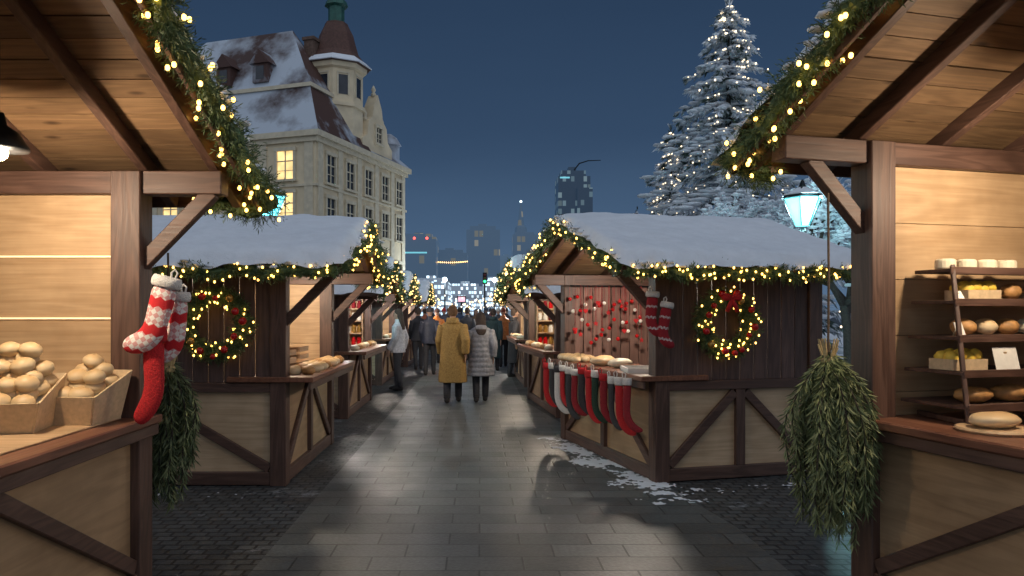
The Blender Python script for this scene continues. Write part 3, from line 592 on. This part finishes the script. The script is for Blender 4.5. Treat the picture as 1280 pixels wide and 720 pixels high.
# ------------------------------------------------------------------ people
CM={}
def cmat(c,sc=60,rough=.8):
    k=tuple(c)
    if k not in CM: CM[k]=simple('cloth',c,rough,sc,.25,.35,0,0,.01)
    return CM[k]
SKIN=simple('skin',(.45,.27,.19),.5,40,.1,.05,0,0)
def person(px,Y,rz,h,coat,cc,tc,hair,hc,label,stride=.1,vox=.016,face=False,bag=None):
    k=h/1.7; t=empty('person',((px-600)/F*Y,Y,0.004),rz,label,'person','people walking through the market')
    if Y>14: t.scale=(.9,.92,1)
    body=MB(); tr=MB(); arms=[]
    body.rings([(.86,.16,.11),(1.02,.145,.1),(1.25,.175,.11),(1.38,.165,.085),(1.44,.07,.06)],16)
    body.tube([(0,-.01,1.4),(0,.005,1.52)],[.058,.052],10); body.ball((0,.015,1.6),1,16,12,(.076,.094,.112)); body.ball((0,.075,1.535),1,10,8,(.045,.035,.04)); body.ball((0,.112,1.585),1,8,6,(.014,.02,.022))
    for s in (-1,1):
        body.ball((s*.077,0,1.59),1,8,6,(.012,.022,.032)); st=s*stride; sw=-s*stride*.55
        hip=V((s*.09,0,.88)); kn=V((s*.095,st*.5+.03,.48)); an=V((s*.09,st,.09))
        body.tube([hip,kn,an],[.085,.056,.04],10); tr.tube([hip,(hip+kn)/2,kn,an+V((0,-.01,0))],[.1,.088,.074,.062],12)
        sh=V((s*.18,0,1.36)); el=V((s*.245,-.05+sw,1.1)); wr=V((s*.235,.05+sw*2,.87)); arms.append((sh,el,wr))
        body.tube([sh,el,wr],[.05,.04,.027],10); body.ball(wr+V((0,.01,-.05)),1,10,8,(.018,.04,.052))
        for f in range(4):
            fy=-.027+.019*f; L=(.065,.078,.083,.072)[f]; q=wr+V((0,.01+fy,-.09)); body.tube([q,q+V((-s*.004,.006,-L*.5)),q+V((-s*.016,.012,-L))],[.0105,.01,.008],6)
        q=wr+V((0,.042,-.045)); body.tube([q,q+V((-s*.008,.03,-.03)),q+V((-s*.012,.036,-.065))],[.012,.011,.009],6)
        sm=MB(); sm.tube([(s*.09,st-.065,.05),(s*.09,st-.02,.055),(s*.092,st+.07,.05),(s*.095,st+.15,.036),(s*.095,st+.19,.028)],[.036,.05,.048,.035,.018],12); sm.tube([(s*.09,st-.01,.06),(s*.09,st-.01,.17)],[.05,.055],12); sm.build('shoe',cmat((.03,.026,.024)),t,k=k,vox=vox*.8,sm=2)
    body.build('body',SKIN,t,k=k,vox=min(vox,.011),sm=3)
    tr.ball((0,0,.9),1,12,8,(.17,.125,.1)); tr.build('trousers',cmat(tc),t,k=k,vox=vox,sm=2)
    ct=MB(); hem={'long':.36,'puffer':.5,'jacket':.8}[coat]; rg=[]; N=40
    for i in range(N+1):
        zz=hem+(1.44-hem)*i/N
        if zz>1.2: a=.205-.13*max(0,(zz-1.34)/.1)**2*.9; b=.13-.06*max(0,(zz-1.3)/.14)**1.5
        else: q=(1.2-zz)/.84; a=.205-.012*math.sin(min(1,q*2.2)*PI)+.05*q; b=.132+.055*q
        if coat=='puffer': m=1.05+.055*abs(math.sin(zz*PI/.095)); a*=m; b*=m
        rg.append((zz,max(a,.08),max(b,.07)))
    ct.rings(rg,28)
    for j in range(len(ct.v)):
        x,y,zz=ct.v[j]; th=math.atan2(y,x); m=1+.06*max(0,1.05-zz)*math.sin(th*5+h*40)+.012*noise.noise(V((x*9,y*9,zz*5+h)))*3
        ct.v[j]=(x*m,y*m,zz)
    for sh,el,wr in arms:
        ps=[sh+(el-sh)*i/7 if i<7 else el+(wr-el)*(i-7)/7 for i in range(15)]; rs=[(.078-.02*i/14)*(1.06+(.09*abs(math.sin(i*1.3)) if coat=='puffer' else .025*math.sin(i*2.1))) for i in range(15)]; ct.tube(ps,rs,14)
    ct.rings([(1.40,.1,.085),(1.46,.085,.08),(1.5,.08,.078)],20)
    if coat=='puffer': ct.ball((0,-.09,1.42),1,14,10,(.12,.06,.07))
    ct.build('coat',cmat(cc,40 if coat=='long' else 25,.85 if coat=='long' else .5),t,k=k,vox=vox,sm=1)
    hr=MB()
    if hair=='beanie': hr.rings([(1.6,.084,.1,0,.01),(1.635,.09,.106,0,.01),(1.68,.084,.1,0,.008),(1.72,.06,.075,0,.002),(1.742,.02,.025,0,0)],18); hr.ball((0,0,1.755),.025)
    else:
        hr.rings([(1.53,.07,.05,0,-.045),(1.58,.084,.085,0,-.02),(1.64,.086,.1,0,-.006),(1.69,.07,.085,0,0),(1.725,.03,.035,0,0)],18)
        if hair=='long': hr.rings([(1.28,.07,.025,0,-.125),(1.36,.1,.04,0,-.11),(1.5,.098,.055,0,-.065),(1.62,.09,.09,0,-.02)],18)
    hr.build('hat' if hair=='beanie' else 'hair',cmat(hc,90),t,k=k,vox=vox*.8,sm=1)
    if hair=='short' and coat=='long': MB().rings([(1.40,.12,.1,0,-.04),(1.45,.115,.09,0,-.045),(1.5,.1,.07,0,-.05)],18).build('collar',cmat(cc,40),t,k=k,vox=vox*.8,sm=1)
    if face:
        for s in (-1,1): MB().ball((s*.03,.1,1.605),.011).build('eye',cmat((.015,.012,.01)),t,k=k)
        MB().tube([(-.022,.108,1.548),(0,.114,1.546),(.022,.108,1.548)],.005,6).build('mouth',cmat((.25,.08,.07)),t,k=k)
    if bag:
        b=MB().rings([(.8,.05,.09,-.3,0),(.84,.06,.12,-.3,0),(1.0,.05,.11,-.3,0),(1.02,.03,.09,-.3,0)],14).tube([(-.3,-.08,1.0),(-.24,-.04,1.25),(-.2,0,1.42),(-.24,.05,1.25),(-.3,.08,1.0)],.008,6)
        o=b.build('shoulder_bag',cmat(bag),None,k=k,smooth=True,loc=t.location); o.rotation_euler=t.rotation_euler; tag(o,'dark bag on the shoulder of the person in the grey padded coat','bag')
dk=(.03,.03,.036)
person(566,13.2,-.05,1.72,'long',(.36,.22,.065),dk,'short',(.14,.07,.03),'person in a long mustard coat walking away on the path',.13,.012)
person(601,13.3,.06,1.6,'puffer',(.25,.255,.28),dk,'long',(.04,.026,.02),'person in a grey padded coat walking beside the mustard coat',.11,.012,bag=(.03,.03,.033))
person(498,15.2,1.3,1.66,'jacket',(.55,.55,.58),dk,'long',(.05,.03,.02),'person in a pale jacket at the counter of a left stall',.08)
person(523,20.5,.2,1.7,'jacket',(.03,.03,.036),dk,'short',(.05,.03,.02),'person in a black jacket right of the pale jacket')
person(537,18.8,-.1,1.7,'jacket',(.03,.036,.06),dk,'beanie',(.05,.05,.06),'person in a navy jacket and dark beanie left of the mustard coat',.14)
person(546,23,.3,1.68,'jacket',(.65,.2,.03),dk,'beanie',(.1,.05,.04),'person in an orange jacket in the crowd')
person(584,22,.1,1.72,'jacket',(.03,.032,.04),dk,'short',(.05,.03,.02),'person in dark clothes seen between the couple')
person(617,20,-.2,1.68,'long',(.025,.05,.055),dk,'short',(.06,.035,.025),'person in a dark teal coat right of the grey padded coat',.12)
person(629,21.5,.1,1.7,'jacket',(.5,.17,.05),dk,'beanie',(.2,.05,.03),'person in a rust jacket near the right stalls')
person(643,18.2,-1.2,1.68,'long',(.03,.03,.035),dk,'short',(.05,.03,.02),'person in a long black coat facing the right stall counter')
person(555,27,2.9,1.7,'jacket',(.07,.07,.09),dk,'beanie',(.45,.04,.04),'person with a red beanie facing the camera in the crowd',face=True)
person(574,30,.1,1.75,'jacket',(.03,.05,.1),dk,'short',(.06,.04,.03),'person in a blue jacket deep in the crowd')
person(595,28,3.2,1.68,'long',(.16,.09,.05),dk,'long',(.08,.045,.025),'person in a brown coat coming toward the camera',face=True)
person(608,30,0,1.74,'jacket',(.06,.06,.07),dk,'beanie',(.08,.1,.13),'person in a slate jacket far down the path')
person(531,27,.4,1.7,'jacket',(.35,.09,.03),dk,'short',(.05,.03,.02),'person in a dark orange jacket by the far left stalls')
person(623,27,2.8,1.7,'jacket',(.05,.05,.06),dk,'beanie',(.5,.48,.44),'person with a cream beanie by the far right stalls',face=True)
person(566,36,.1,1.75,'jacket',(.05,.05,.06),dk,'short',(.05,.03,.02),'distant person left of the centre of the path')
person(586,38,3.1,1.7,'long',(.07,.06,.06),dk,'short',(.05,.03,.02),'distant person in the middle of the path',face=True)
person(613,37,.1,1.72,'jacket',(.2,.04,.04),dk,'beanie',(.06,.06,.06),'distant person right of the centre of the path')
person(548,36,.1,1.72,'jacket',(.06,.065,.08),dk,'short',(.06,.06,.06),'distant person at the left edge of the far crowd')
person(600,44,.1,1.72,'long',(.08,.075,.07),dk,'short',(.06,.06,.06),'most distant person in the crowd')
person(540,31,.1,1.74,'long',(.05,.05,.055),dk,'short',(.05,.04,.03),'person in a dark long coat past the orange jacket')
person(633,30,.1,1.72,'long',(.06,.05,.05),dk,'beanie',(.08,.06,.05),'person in a dark brown coat beside the farthest right stall')
person(560,43,.1,1.72,'jacket',(.09,.07,.06),dk,'beanie',(.1,.05,.05),'small far person left of the pink sign')
# ------------------------------------------------------------------ street lamps
def lantern(px,py,Y,label,e):
    p=PX(px,py,Y); t=empty('street_lamp',(p.x,p.y,0),0,label,'street lamp'); h=p.z
    MB().lathe([(.16,0),(.17,.1),(.09,.25),(.06,.5),(.045,h-.5),(.07,h-.45),(.03,h-.35)],14).build('pole',M['iron'],t,smooth=True)
    MB().lathe([(.12,h-.32),(.3,h+.12)],6).build('lantern_glass',M['teal'],t)
    MB().lathe([(.35,h+.13),(.31,h+.17),(.13,h+.29),(.06,h+.33),(.03,h+.42),(.0,h+.45)],6).build('lantern_cap',M['iron'],t)
    fr=MB()
    for k in range(6): a=k*PI/3; fr.beam((.125*math.cos(a),.125*math.sin(a),h-.32),(.308*math.cos(a),.308*math.sin(a),h+.125),.016,.016)
    fr.build('lantern_frame',M['iron'],t)
    MB().lathe([(.31,.52),(.23,.57),(.09,.65),(0,.67)],12).build('snow_cap',M['snow'],t,loc=(0,0,h-.34),smooth=True)
    for a in (.5,2.6,4.7): point((.39*math.cos(a),.39*math.sin(a),h-.1),e/3,(.5,.95,1),.1,t)
lantern(1003,258,12.2,'teal glowing lantern street lamp behind the stocking stall',320); lantern(334,255,12.5,'glowing lantern street lamp behind the left wreath stall',260)
# ------------------------------------------------------------------ trees
def spruce(x,Y,h,r,label,seed,nl=0,wh=34,mat_='frost'):
    random.seed(seed); t=empty('spruce_tree',(x,Y,0),0,label,'tree'); cr=MB(); sn=MB(); tips=[]
    MB().tube([(0,0,0),(0,0,h*.5),(0,0,h)],[h*.018,h*.011,.01],8).build('trunk',M['bark'],t,smooth=True)
    for i in range(wh):
        u=(i/wh)**.92; Lw=r*(1-u)**.85+.14
        nb=10 if u<.7 else 7
        for b in range(nb):
            zz=h*(.06+.93*u)+U(-.42,.42)*h/wh
            a=b*2*PI/nb+U(-.35,.35)+i*.7; L=Lw*U(.5,1.2); o=V((math.cos(a),math.sin(a),0)); pts=[]
            for k in range(7):
                q=k/6; pts.append(V((0,0,zz))+o*L*q+V((0,0,L*(.2*q-.66*q*q+.22*q**4))))
            for k in range(1,7):
                p=pts[k]; d=(pts[k]-pts[k-1]).normalized(); m=int(7+11*L/r)
                for j in range(m):
                    q=p-d*U(0,L/6); sd=(d*U(.2,1)+V((-o.y,o.x,0))*U(-1,1)*(1.2-k*.12)+V((0,0,U(-.7,.1)))).normalized(); cr.leaf(q,sd,U(.2,.48)*h/12*(.65+.5*(1-u)),.08*h/12)
                if U(0,1)<.72: sn.ball(p+V((U(-.05,.05),U(-.05,.05),.045)),1,7,4,(L*.1+.04,L*.1+.04,.028+L*.012),.4)
                if k>2: tips.append(p)
    for k in range(30): cr.leaf((U(-.03,.03),U(-.03,.03),h-U(0,.9)),V((U(-.6,.6),U(-.6,.6),1)).normalized(),.35*h/12,.06)
    cr.build('crown',M[mat_],t,recalc=False); tag(sn.build('snow',M['snow'],t,smooth=True,recalc=False),kind='stuff')
    if nl:
        front=[p for p in tips if p.y<.3]; random.shuffle(front)
        for p in front[:100]: inst('light_bulb',bulbmesh(.03,'bulbw'),p+V((0,-.12,.03)),t)
        mb=MB()
        for p in front[100:100+nl]: mb.ball(p+V((0,-.11,.03)),.026,6,4)
        tag(mb.build('fairy_lights',M['bulbw'],t),kind='stuff')
spruce(8.4,25,12.2,4.1,'tall snowy spruce with white fairy lights',3,340,32)
spruce(7.75,30,9.1,2.5,'smaller snowy spruce left of the tall one',5,170,25)
spruce(8.9,42,7.4,1.4,'dark slim spruce behind the stocking stall roof',8,0,22,'darkfir')
spruce(10.6,44,8.3,1.5,'dark spruce between the slim one and the lit spruces',9,0,22,'darkfir')
def btree(x,Y,h,label,seed):
    random.seed(seed); t=empty('snowy_tree',(x,Y,0),0,label,'tree'); lb=MB(); tw=MB(); sn=MB()
    def rec(p,d,L,r,dep):
        pts=[p]
        for k in range(3): d=(d+V((U(-1,1),U(-1,1),U(-.3,.5)))*.16).normalized(); pts.append(pts[-1]+d*L/3)
        if dep<4: lb.tube(pts,[r,r*.88,r*.76,r*.66],5)
        for q in pts[1:]:
            if dep>=2: sn.ball(q+V((0,0,r)),1,6,4,(U(.06,.14),U(.06,.14),.045),.4)
        if dep>=3:
            for q,dd in resample(pts,.045):
                for k in range(2): tw.leaf(q,(dd*.6+V((U(-1,1),U(-1,1),U(-.8,.8)))).normalized(),U(.12,.28),.035)
        if dep<4:
            for k in range(4 if dep<3 else 3):
                rec(pts[-1] if k<2 else pts[2],(d*.75+V((U(-1,1),U(-1,1),U(-.25,.6)))*.85).normalized(),L*U(.58,.78),r*.6,dep+1)
    rec(V((0,0,0)),V((0,0,1)),h*.34,.13*h/5,0)
    lb.build('trunk',M['bark'],t,smooth=True); tw.build('crown',M['frosttw'],t,recalc=False); tag(sn.build('snow',M['snow'],t,recalc=False,smooth=True),kind='stuff')
btree(6.9,18.5,6.0,'snow laden bare tree left of the teal lantern',11); btree(9.6,18.5,6.4,'snow laden bare tree right of the teal lantern',12); btree(8.8,21.5,6.6,'snow laden bare tree behind the teal lantern',13); btree(7.8,15.6,5.2,'nearest snow laden tree, just right of the teal lantern',16)
random.seed(99)
# ------------------------------------------------------------------ town hall
WALL=simple('cream_render',(.73,.6,.41),.85,1.2,.12,.1,0,0,.02); STONE=simple('pale_stone',(.65,.56,.41),.8,3,.12,.15,0,0,.02)
TILE=snowy('tile_some_snow',(.1,.042,.03),(.06,.03,.024),.42,.35,sncol=(.45,.5,.57),soft=.07); TILES=snowy('tile_much_snow',(.085,.042,.034),(.055,.032,.028),.56,.26,sncol=(.5,.55,.62),soft=.09); COP=simple('green_copper',(.03,.11,.085),.5,4,.3,.1,.2,0)
GL=simple('dark_glass',(.03,.035,.045),.12,2,.3,0,0,0); LIT=emis('lit_window',(1,.72,.3),1.5,1.2)
th=empty('town_hall',(-10,45,0),rad(-18.7),'cream baroque town hall with snowy roofs and an octagonal tower','building')
MB().box(-16,0,0,13,0,12.3).build('wall',WALL,th)
def bx(mb,f,u0,u1,d0,d1,z0,z1): return mb.box(u0,u1,-d1,-d0,z0,z1) if f=='y' else mb.box(d0,d1,u0,u1,z0,z1)
MB().box(-16.4,.4,-.4,13.4,12.25,12.6).box(-16.2,.2,-.2,13.2,11.95,12.25).box(-16.12,.12,-.12,13.12,9.25,9.4).box(-16.15,.15,-.15,13.15,0,1.1).build('cornice',STONE,th)
pl=MB()
for u in (-.45,-3.75,-6.6,-9.4,-12.2): bx(pl,'y',u-.3,u+.3,.0,.09,1.1,11.95)
for u in (.45,2.9,5.5,8.1,10.7,12.6): bx(pl,'x',u-.28,u+.28,.0,.09,1.1,11.95)
pl.build('pilaster',STONE,th)
def wnd(f,u,zz,w_,h_,lit,par=th,dd=0):
    a,b=w_/2,h_/2; m=MB(); bx(m,f,u-a-.16,u-a,dd+.0,dd+.13,zz-b,zz+b); bx(m,f,u+a,u+a+.16,dd,dd+.13,zz-b,zz+b); bx(m,f,u-a-.2,u+a+.2,dd,dd+.17,zz+b,zz+b+.22); bx(m,f,u-.04,u+.04,dd+.03,dd+.08,zz-b,zz+b); bx(m,f,u-a,u-.04,dd+.03,dd+.08,zz+b*.25,zz+b*.25+.07); bx(m,f,u+.04,u+a,dd+.03,dd+.08,zz+b*.25,zz+b*.25+.07); bx(m,f,u-a,u-.04,dd+.03,dd+.07,zz-b*.4,zz-b*.4+.04);bx(m,f,u+.04,u+a,dd+.03,dd+.07,zz-b*.4,zz-b*.4+.04)
    o=m.build('window',STONE,par); q=MB(); bx(q,f,u-a,u+a,dd+.005,dd+.02,zz-b,zz+b); q.build('pane',LIT if lit else GL,o); q=MB(); bx(q,f,u-a-.25,u+a+.25,dd,dd+.22,zz-b-.14,zz-b); q.build('sill',STONE,o)
for i,u in enumerate((-2.1,-5.1,-8,-10.8,-13.6)):
    for j,zz in enumerate((10.6,8.0,4.4)): wnd('y',u,zz,1.15,1.75,(i,j) in ((0,0),(0,1),(3,1)))
for i,u in enumerate((1.7,4.2,6.8,9.4,11.8)):
    for j,zz in enumerate((10.5,7.8,4.3)): wnd('x',u,zz,1.0,1.75,(i,j)==(3,2))
def frus(name,m,r0,z0,r1,z1,sides,parent=th):
    A=[(r0[0],r0[2],z0),(r0[1],r0[2],z0),(r0[1],r0[3],z0),(r0[0],r0[3],z0)]; B=[(r1[0],r1[2],z1),(r1[1],r1[2],z1),(r1[1],r1[3],z1),(r1[0],r1[3],z1)]
    return MB().add(A+B,[(i,(i+1)%4,4+(i+1)%4,4+i) for i in sides]).build(name,m,parent,recalc=False)
k0=(-16.4,.4,-.4,6.6); k1=(-14.8,-1.0,1.0,5.2); k2=(-10.5,-3.6,3.05,3.1)
frus('roof',TILES,k0,12.6,k1,15.7,(0,3)); frus('roof',TILE,k0,12.6,k1,15.7,(1,2)); frus('roof',TILES,k1,15.9,k2,20.2,(0,3)); frus('roof',TILE,k1,15.9,k2,20.2,(1,2))
MB().box(-14.95,-.85,.85,5.35,15.68,15.92).build('roof_ledge',STONE,th)
frus('wing_roof',TILES,(-8,.4,6.6,13.4),12.6,(-5,-2.6,7.2,11.5),15.3,(0,1,2,3)); MB().box(-5.1,-2.5,7.1,11.6,15.25,15.35).build('ridge_cap',TILES,th)
for x in (-4.7,-7.5,-10.3):
    d=MB().box(x-.55,x+.55,1.0,3,16.3,17.5).build('dormer',TILE,th); MB().poly([(x-.75,17.5),(x+.75,17.5),(x,18.4)],'y',.85,3).build('dormer_roof',TILE,d); MB().box(x-.3,x+.3,.98,.99,16.5,17.35).build('pane',GL,d)
for x in (-12,-2.6): MB().box(x-.35,x+.35,3.4,4.1,17,19.6).box(x-.45,x+.45,3.3,4.2,19.6,19.8).build('chimney',simple('brick',(.13,.08,.06),.9,6,.3,.3,0,0),th)
tw=(-1.6,5.3,0)
MB().lathe([(1.8,11.5),(1.8,15.2),(1.95,15.25),(1.95,15.5),(1.8,15.55),(1.8,17.7),(2.05,17.8),(2.1,18.1)],8,tw,PI/8).build('tower',WALL,th)
TWM=MB().box(1.655,1.69,-.32,.32,16.0,17.3).mesh('tower_window',GL); TWF=MB().box(1.655,1.72,-.42,-.32,15.95,17.4).box(1.655,1.72,.32,.42,15.95,17.4).box(1.655,1.73,-.42,.42,17.4,17.5).mesh('tower_window_frame',STONE)
for k in range(8):
    q=inst('tower_window',TWM,tw,th,(0,0,k*PI/4)); inst('frame',TWF,(0,0,0),q)
MB().lathe([(2.35,18.1),(2.3,18.2),(1.95,18.5),(1.5,19.1),(1.3,19.8),(1.15,20.4),(.8,21.1),(.78,21.2)],8,tw,PI/8).build('tower_roof',simple('brown_tile',(.095,.042,.03),.7,8,.3,.3,0,0),th)
MB().lathe([(.72,21.2),(.55,21.3),(.55,22.3),(.8,22.4),(.7,22.7),(.35,23.1),(.12,23.5),(.05,24.2),(.02,25.6)],8,tw,PI/8).build('tower_lantern',COP,th)
MB().lathe([(2.38,18.12),(2.42,18.16),(2.05,18.5),(1.9,18.62)],8,tw,PI/8).build('tower_snow',M['snow'],th)
MB().poly([(5.6,12.6),(10.2,12.6),(10.2,13.4),(9.5,13.8),(9.3,14.8),(8.7,15.2),(8.5,16),(7.9,16.9),(7.3,16),(7.1,15.2),(6.5,14.8),(6.3,13.8),(5.6,13.4)],'x',-.5,.25).build('gable',WALL,th); wnd('x',7.9,14,.8,1.1,False,dd=.25)
for u,zz in ((5.75,13.4),(10.05,13.4),(7.9,16.9),(6.6,14.9),(9.2,14.9)): MB().lathe([(.16,-.1),(.2,.1),(.1,.2),(.18,.4),(.03,.7)],8,(-.1,u,zz)).build('finial',STONE,th,smooth=True)
MB().lathe([(.8,12.6),(.8,14.2),(.95,14.3),(.6,14.9),(.2,15.2)],8,(-1,12.3,0),PI/8).build('turret',TILES,th)
# ------------------------------------------------------------------ skyline
def glassmat(name,haze_emit,base,lit,thr,cw=1.7,ch=3.3,es=.5):
    m,nt,b=newmat(name); x=nd(nt,'SeparateXYZ',Vector=obj(nt))
    u=nd(nt,'Math',{'operation':'ADD'},_0=x.outputs[0],_1=x.outputs[1]).outputs[0]
    uu=nd(nt,'Math',{'operation':'DIVIDE'},_0=u,_1=cw).outputs[0]; vv=nd(nt,'Math',{'operation':'DIVIDE'},_0=x.outputs[2],_1=ch).outputs[0]
    fl=lambda s_:nd(nt,'Math',{'operation':'FLOOR'},_0=s_).outputs[0]; fr=lambda s_:nd(nt,'Math',{'operation':'FRACT'},_0=s_).outputs[0]
    wn=nd(nt,'TexWhiteNoise',{'noise_dimensions':'2D'},Vector=nd(nt,'CombineXYZ',X=fl(uu),Y=fl(vv)).outputs[0])
    on=nd(nt,'Math',{'operation':'GREATER_THAN'},_0=wn.outputs[0],_1=thr).outputs[0]
    a=nd(nt,'Math',{'operation':'GREATER_THAN'},_0=fr(uu),_1=.2).outputs[0]; c=nd(nt,'Math',{'operation':'GREATER_THAN'},_0=fr(vv),_1=.35).outputs[0]
    k=nd(nt,'Math',{'operation':'MULTIPLY'},_0=nd(nt,'Math',{'operation':'MULTIPLY'},_0=on,_1=a).outputs[0],_1=c).outputs[0]
    lc=mixc(nt,1,lit,ramp(nt,wn.outputs[1],[(0,(.35,.3,.25)),(.5,(.5,.6,.7)),(1,(1,1,1))]),'MULTIPLY')
    nt.links.new(mixc(nt,k,haze_emit,lc),b.inputs['Emission Color']); b.inputs['Emission Strength'].default_value=es  # distance haze painted in: walls emit a bluish tint between the lit windows
    b.inputs['Base Color'].default_value=c4(base); b.inputs['Roughness'].default_value=.35; return m
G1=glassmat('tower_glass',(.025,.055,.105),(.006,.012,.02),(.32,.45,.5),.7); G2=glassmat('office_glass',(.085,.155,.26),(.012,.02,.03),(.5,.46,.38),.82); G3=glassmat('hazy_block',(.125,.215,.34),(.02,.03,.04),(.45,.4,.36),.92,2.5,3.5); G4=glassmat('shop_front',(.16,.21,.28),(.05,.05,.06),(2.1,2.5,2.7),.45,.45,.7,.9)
RL=emis('red_beacon',(1,.08,.06),4); TL=emis('teal_strip',(.3,.9,1),.4)
def tower(px0,px1,py,Y,dep,m,label,cap=2,extra=None):
    a=PX(px0,py,Y); b=PX(px1,py,Y); c=(a.x+b.x)/2; w_=(b.x-a.x)/2; t=empty('office_tower',(c,Y,0),0,label,'building')
    MB().box(-w_,w_,0,dep,0,a.z).build('wall',m,t)
    MB().box(-w_*.8,w_*.75,dep*.1,dep*.9,a.z,a.z+cap).box(-w_*.3,w_*.2,dep*.3,dep*.6,a.z+cap,a.z+cap*1.8).build('roof_plant',m,t)
    if extra: extra(t,w_,a.z,dep)
    return t
def exA(t,w_,h,d):
    MB().box(-w_*.9,-w_*.3,-.5,-.1,h-1.,h-.4).build('lit_crown',TL,t); MB().box(w_*.15,w_*1.1,-2,d*.8,0,h-5).build('side_wing',G1,t)
    MB().tube([(w_*.05,2,h),(w_*.05,2,h+3),(w_*.35,2,h+5.5),(w_*.9,2,h+6.6),(w_*1.7,2,h+6.8)],[.35,.3,.28,.22,.15],6).build('crane_jib',M['iron'],t,smooth=True)
def exC(t,w_,h,d): MB().lathe([(2.6,0),(2.2,3),(1.2,4),(.8,8),(.25,13)],8,(-w_*.3,4,h)).build('spire',G2,t); MB().ball((-w_*.3,4,h+13),.5).build('spire_beacon',emis('white_beacon',(.7,.9,1),3),t)
def exD(t,w_,h,d):
    for q in (-.8,-.2,.5): MB().ball((w_*q,-.3,h-.4),.35).build('beacon',RL,t)
    MB().box(-w_,w_*.5,-.4,-.1,h-4.5,h-4.1).build('light_strip',TL,t)
def exE(t,w_,h,d):
    for i in range(18): inst('facade_bulb',bulbmesh(.15,'bulbf'),(-w_+2*w_*i/17,-.5,h-2.5-.3*math.sin(i*PI/17)),t)
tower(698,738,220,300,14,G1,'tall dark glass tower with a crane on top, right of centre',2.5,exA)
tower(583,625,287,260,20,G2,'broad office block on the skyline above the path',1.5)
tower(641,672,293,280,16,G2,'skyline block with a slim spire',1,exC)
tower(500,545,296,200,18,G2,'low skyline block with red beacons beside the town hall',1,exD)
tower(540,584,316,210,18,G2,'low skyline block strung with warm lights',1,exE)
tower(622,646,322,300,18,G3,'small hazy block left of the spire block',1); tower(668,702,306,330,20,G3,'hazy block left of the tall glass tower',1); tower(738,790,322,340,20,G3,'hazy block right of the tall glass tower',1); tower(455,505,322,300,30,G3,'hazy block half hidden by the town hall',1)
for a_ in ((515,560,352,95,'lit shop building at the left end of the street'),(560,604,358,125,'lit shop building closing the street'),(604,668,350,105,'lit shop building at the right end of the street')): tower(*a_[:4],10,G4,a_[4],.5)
def screen(px,py,Y,w_,h_,col,label,st=2):
    p=PX(px,py,Y); t=empty('lit_sign',(p.x,Y,0),0,label,'sign'); MB().box(-w_/2,w_/2,-.05,.0,p.z-h_/2,p.z+h_/2).build('screen',emis('sign_glow',col,st,.8),t)
    MB().box(-w_/2-.1,w_/2+.1,.002,.2,p.z-h_/2-.1,p.z+h_/2+.1).build('sign_frame',M['iron'],t); MB().tube([(0,.1,0),(0,.1,p.z)],.1,8).build('post',M['iron'],t)
screen(577,374,75,.7,.5,(1,.55,.65),'small pink glowing sign at the end of the path',1.3)
p=PX(606,352,46); t=empty('traffic_light',(p.x,46,0),0,'traffic light showing green above the crowd','traffic light')
MB().tube([(0,0,0),(0,0,p.z+.4)],.05,8).build('pole',M['iron'],t); MB().box(-.13,.13,-.26,-.06,p.z-.16,p.z+.55).build('housing',M['iron'],t)
for i,c in enumerate(((.05,1,.3),(.1,.06,.01),(.1,.01,.01))): MB().ball((0,-.27,p.z+.2*i),.085,10,6,(1,.4,1)).build('lens',emis('signal',c,3 if i==0 else .1),t)
def lightline(x0,z0_,x1,z1,Y,n,label,r):
    t=empty('light_string',(x0,Y,0),0,label,'light string'); pts=[(x-x0,0,zz) for x,zz in ((x0+(x1-x0)*i/24,z0_+(z1-z0_)*i/24-.55*math.sin(PI*i/24)) for i in range(25))]
    MB().tube(pts,.012,4).build('wire',M['iron'],t)
    for x in (0,x1-x0): MB().tube([(x,.05,0),(x,.05,(z0_ if x==0 else z1)+.1)],.05,6).build('pole',M['iron'],t)
    for i in range(n):
        u=i/(n-1); inst('light_bulb',bulbmesh(r,('bulbc','bulbf','bulbw')[i%3]),((x1-x0)*u,0,z0_+(z1-z0_)*u-.55*math.sin(PI*u)-.06+U(-1.1,.1)),t)
for i,(Y,a,b,n) in enumerate(((50,-4.5,3.3,34),(64,-6,4.5,44),(80,-7,6,54))):
    lightline(a,2.5+.012*Y,b,2.4+.014*Y,Y,n,'distant pale light string across the street, %s of three'%('nearest','middle','farthest')[i],.00085*Y)
def endlamp(px,Y,label):
    p=PX(px,352,Y); t=empty('street_lamp',(p.x,Y,0),0,label,'street lamp')
    MB().lathe([(.12,0),(.06,.5),(.05,p.z)],8).build('pole',M['iron'],t); MB().ball((0,0,p.z+.15),.2,10,8).build('lamp_globe',emis('cool_globe',(.75,.92,1),5),t); point((0,-.5,p.z),700,(.75,.9,1),.3,t)
endlamp(556,58,'cool white globe lamp at the left of the far path end'); endlamp(618,64,'cool white globe lamp at the right of the far path end')
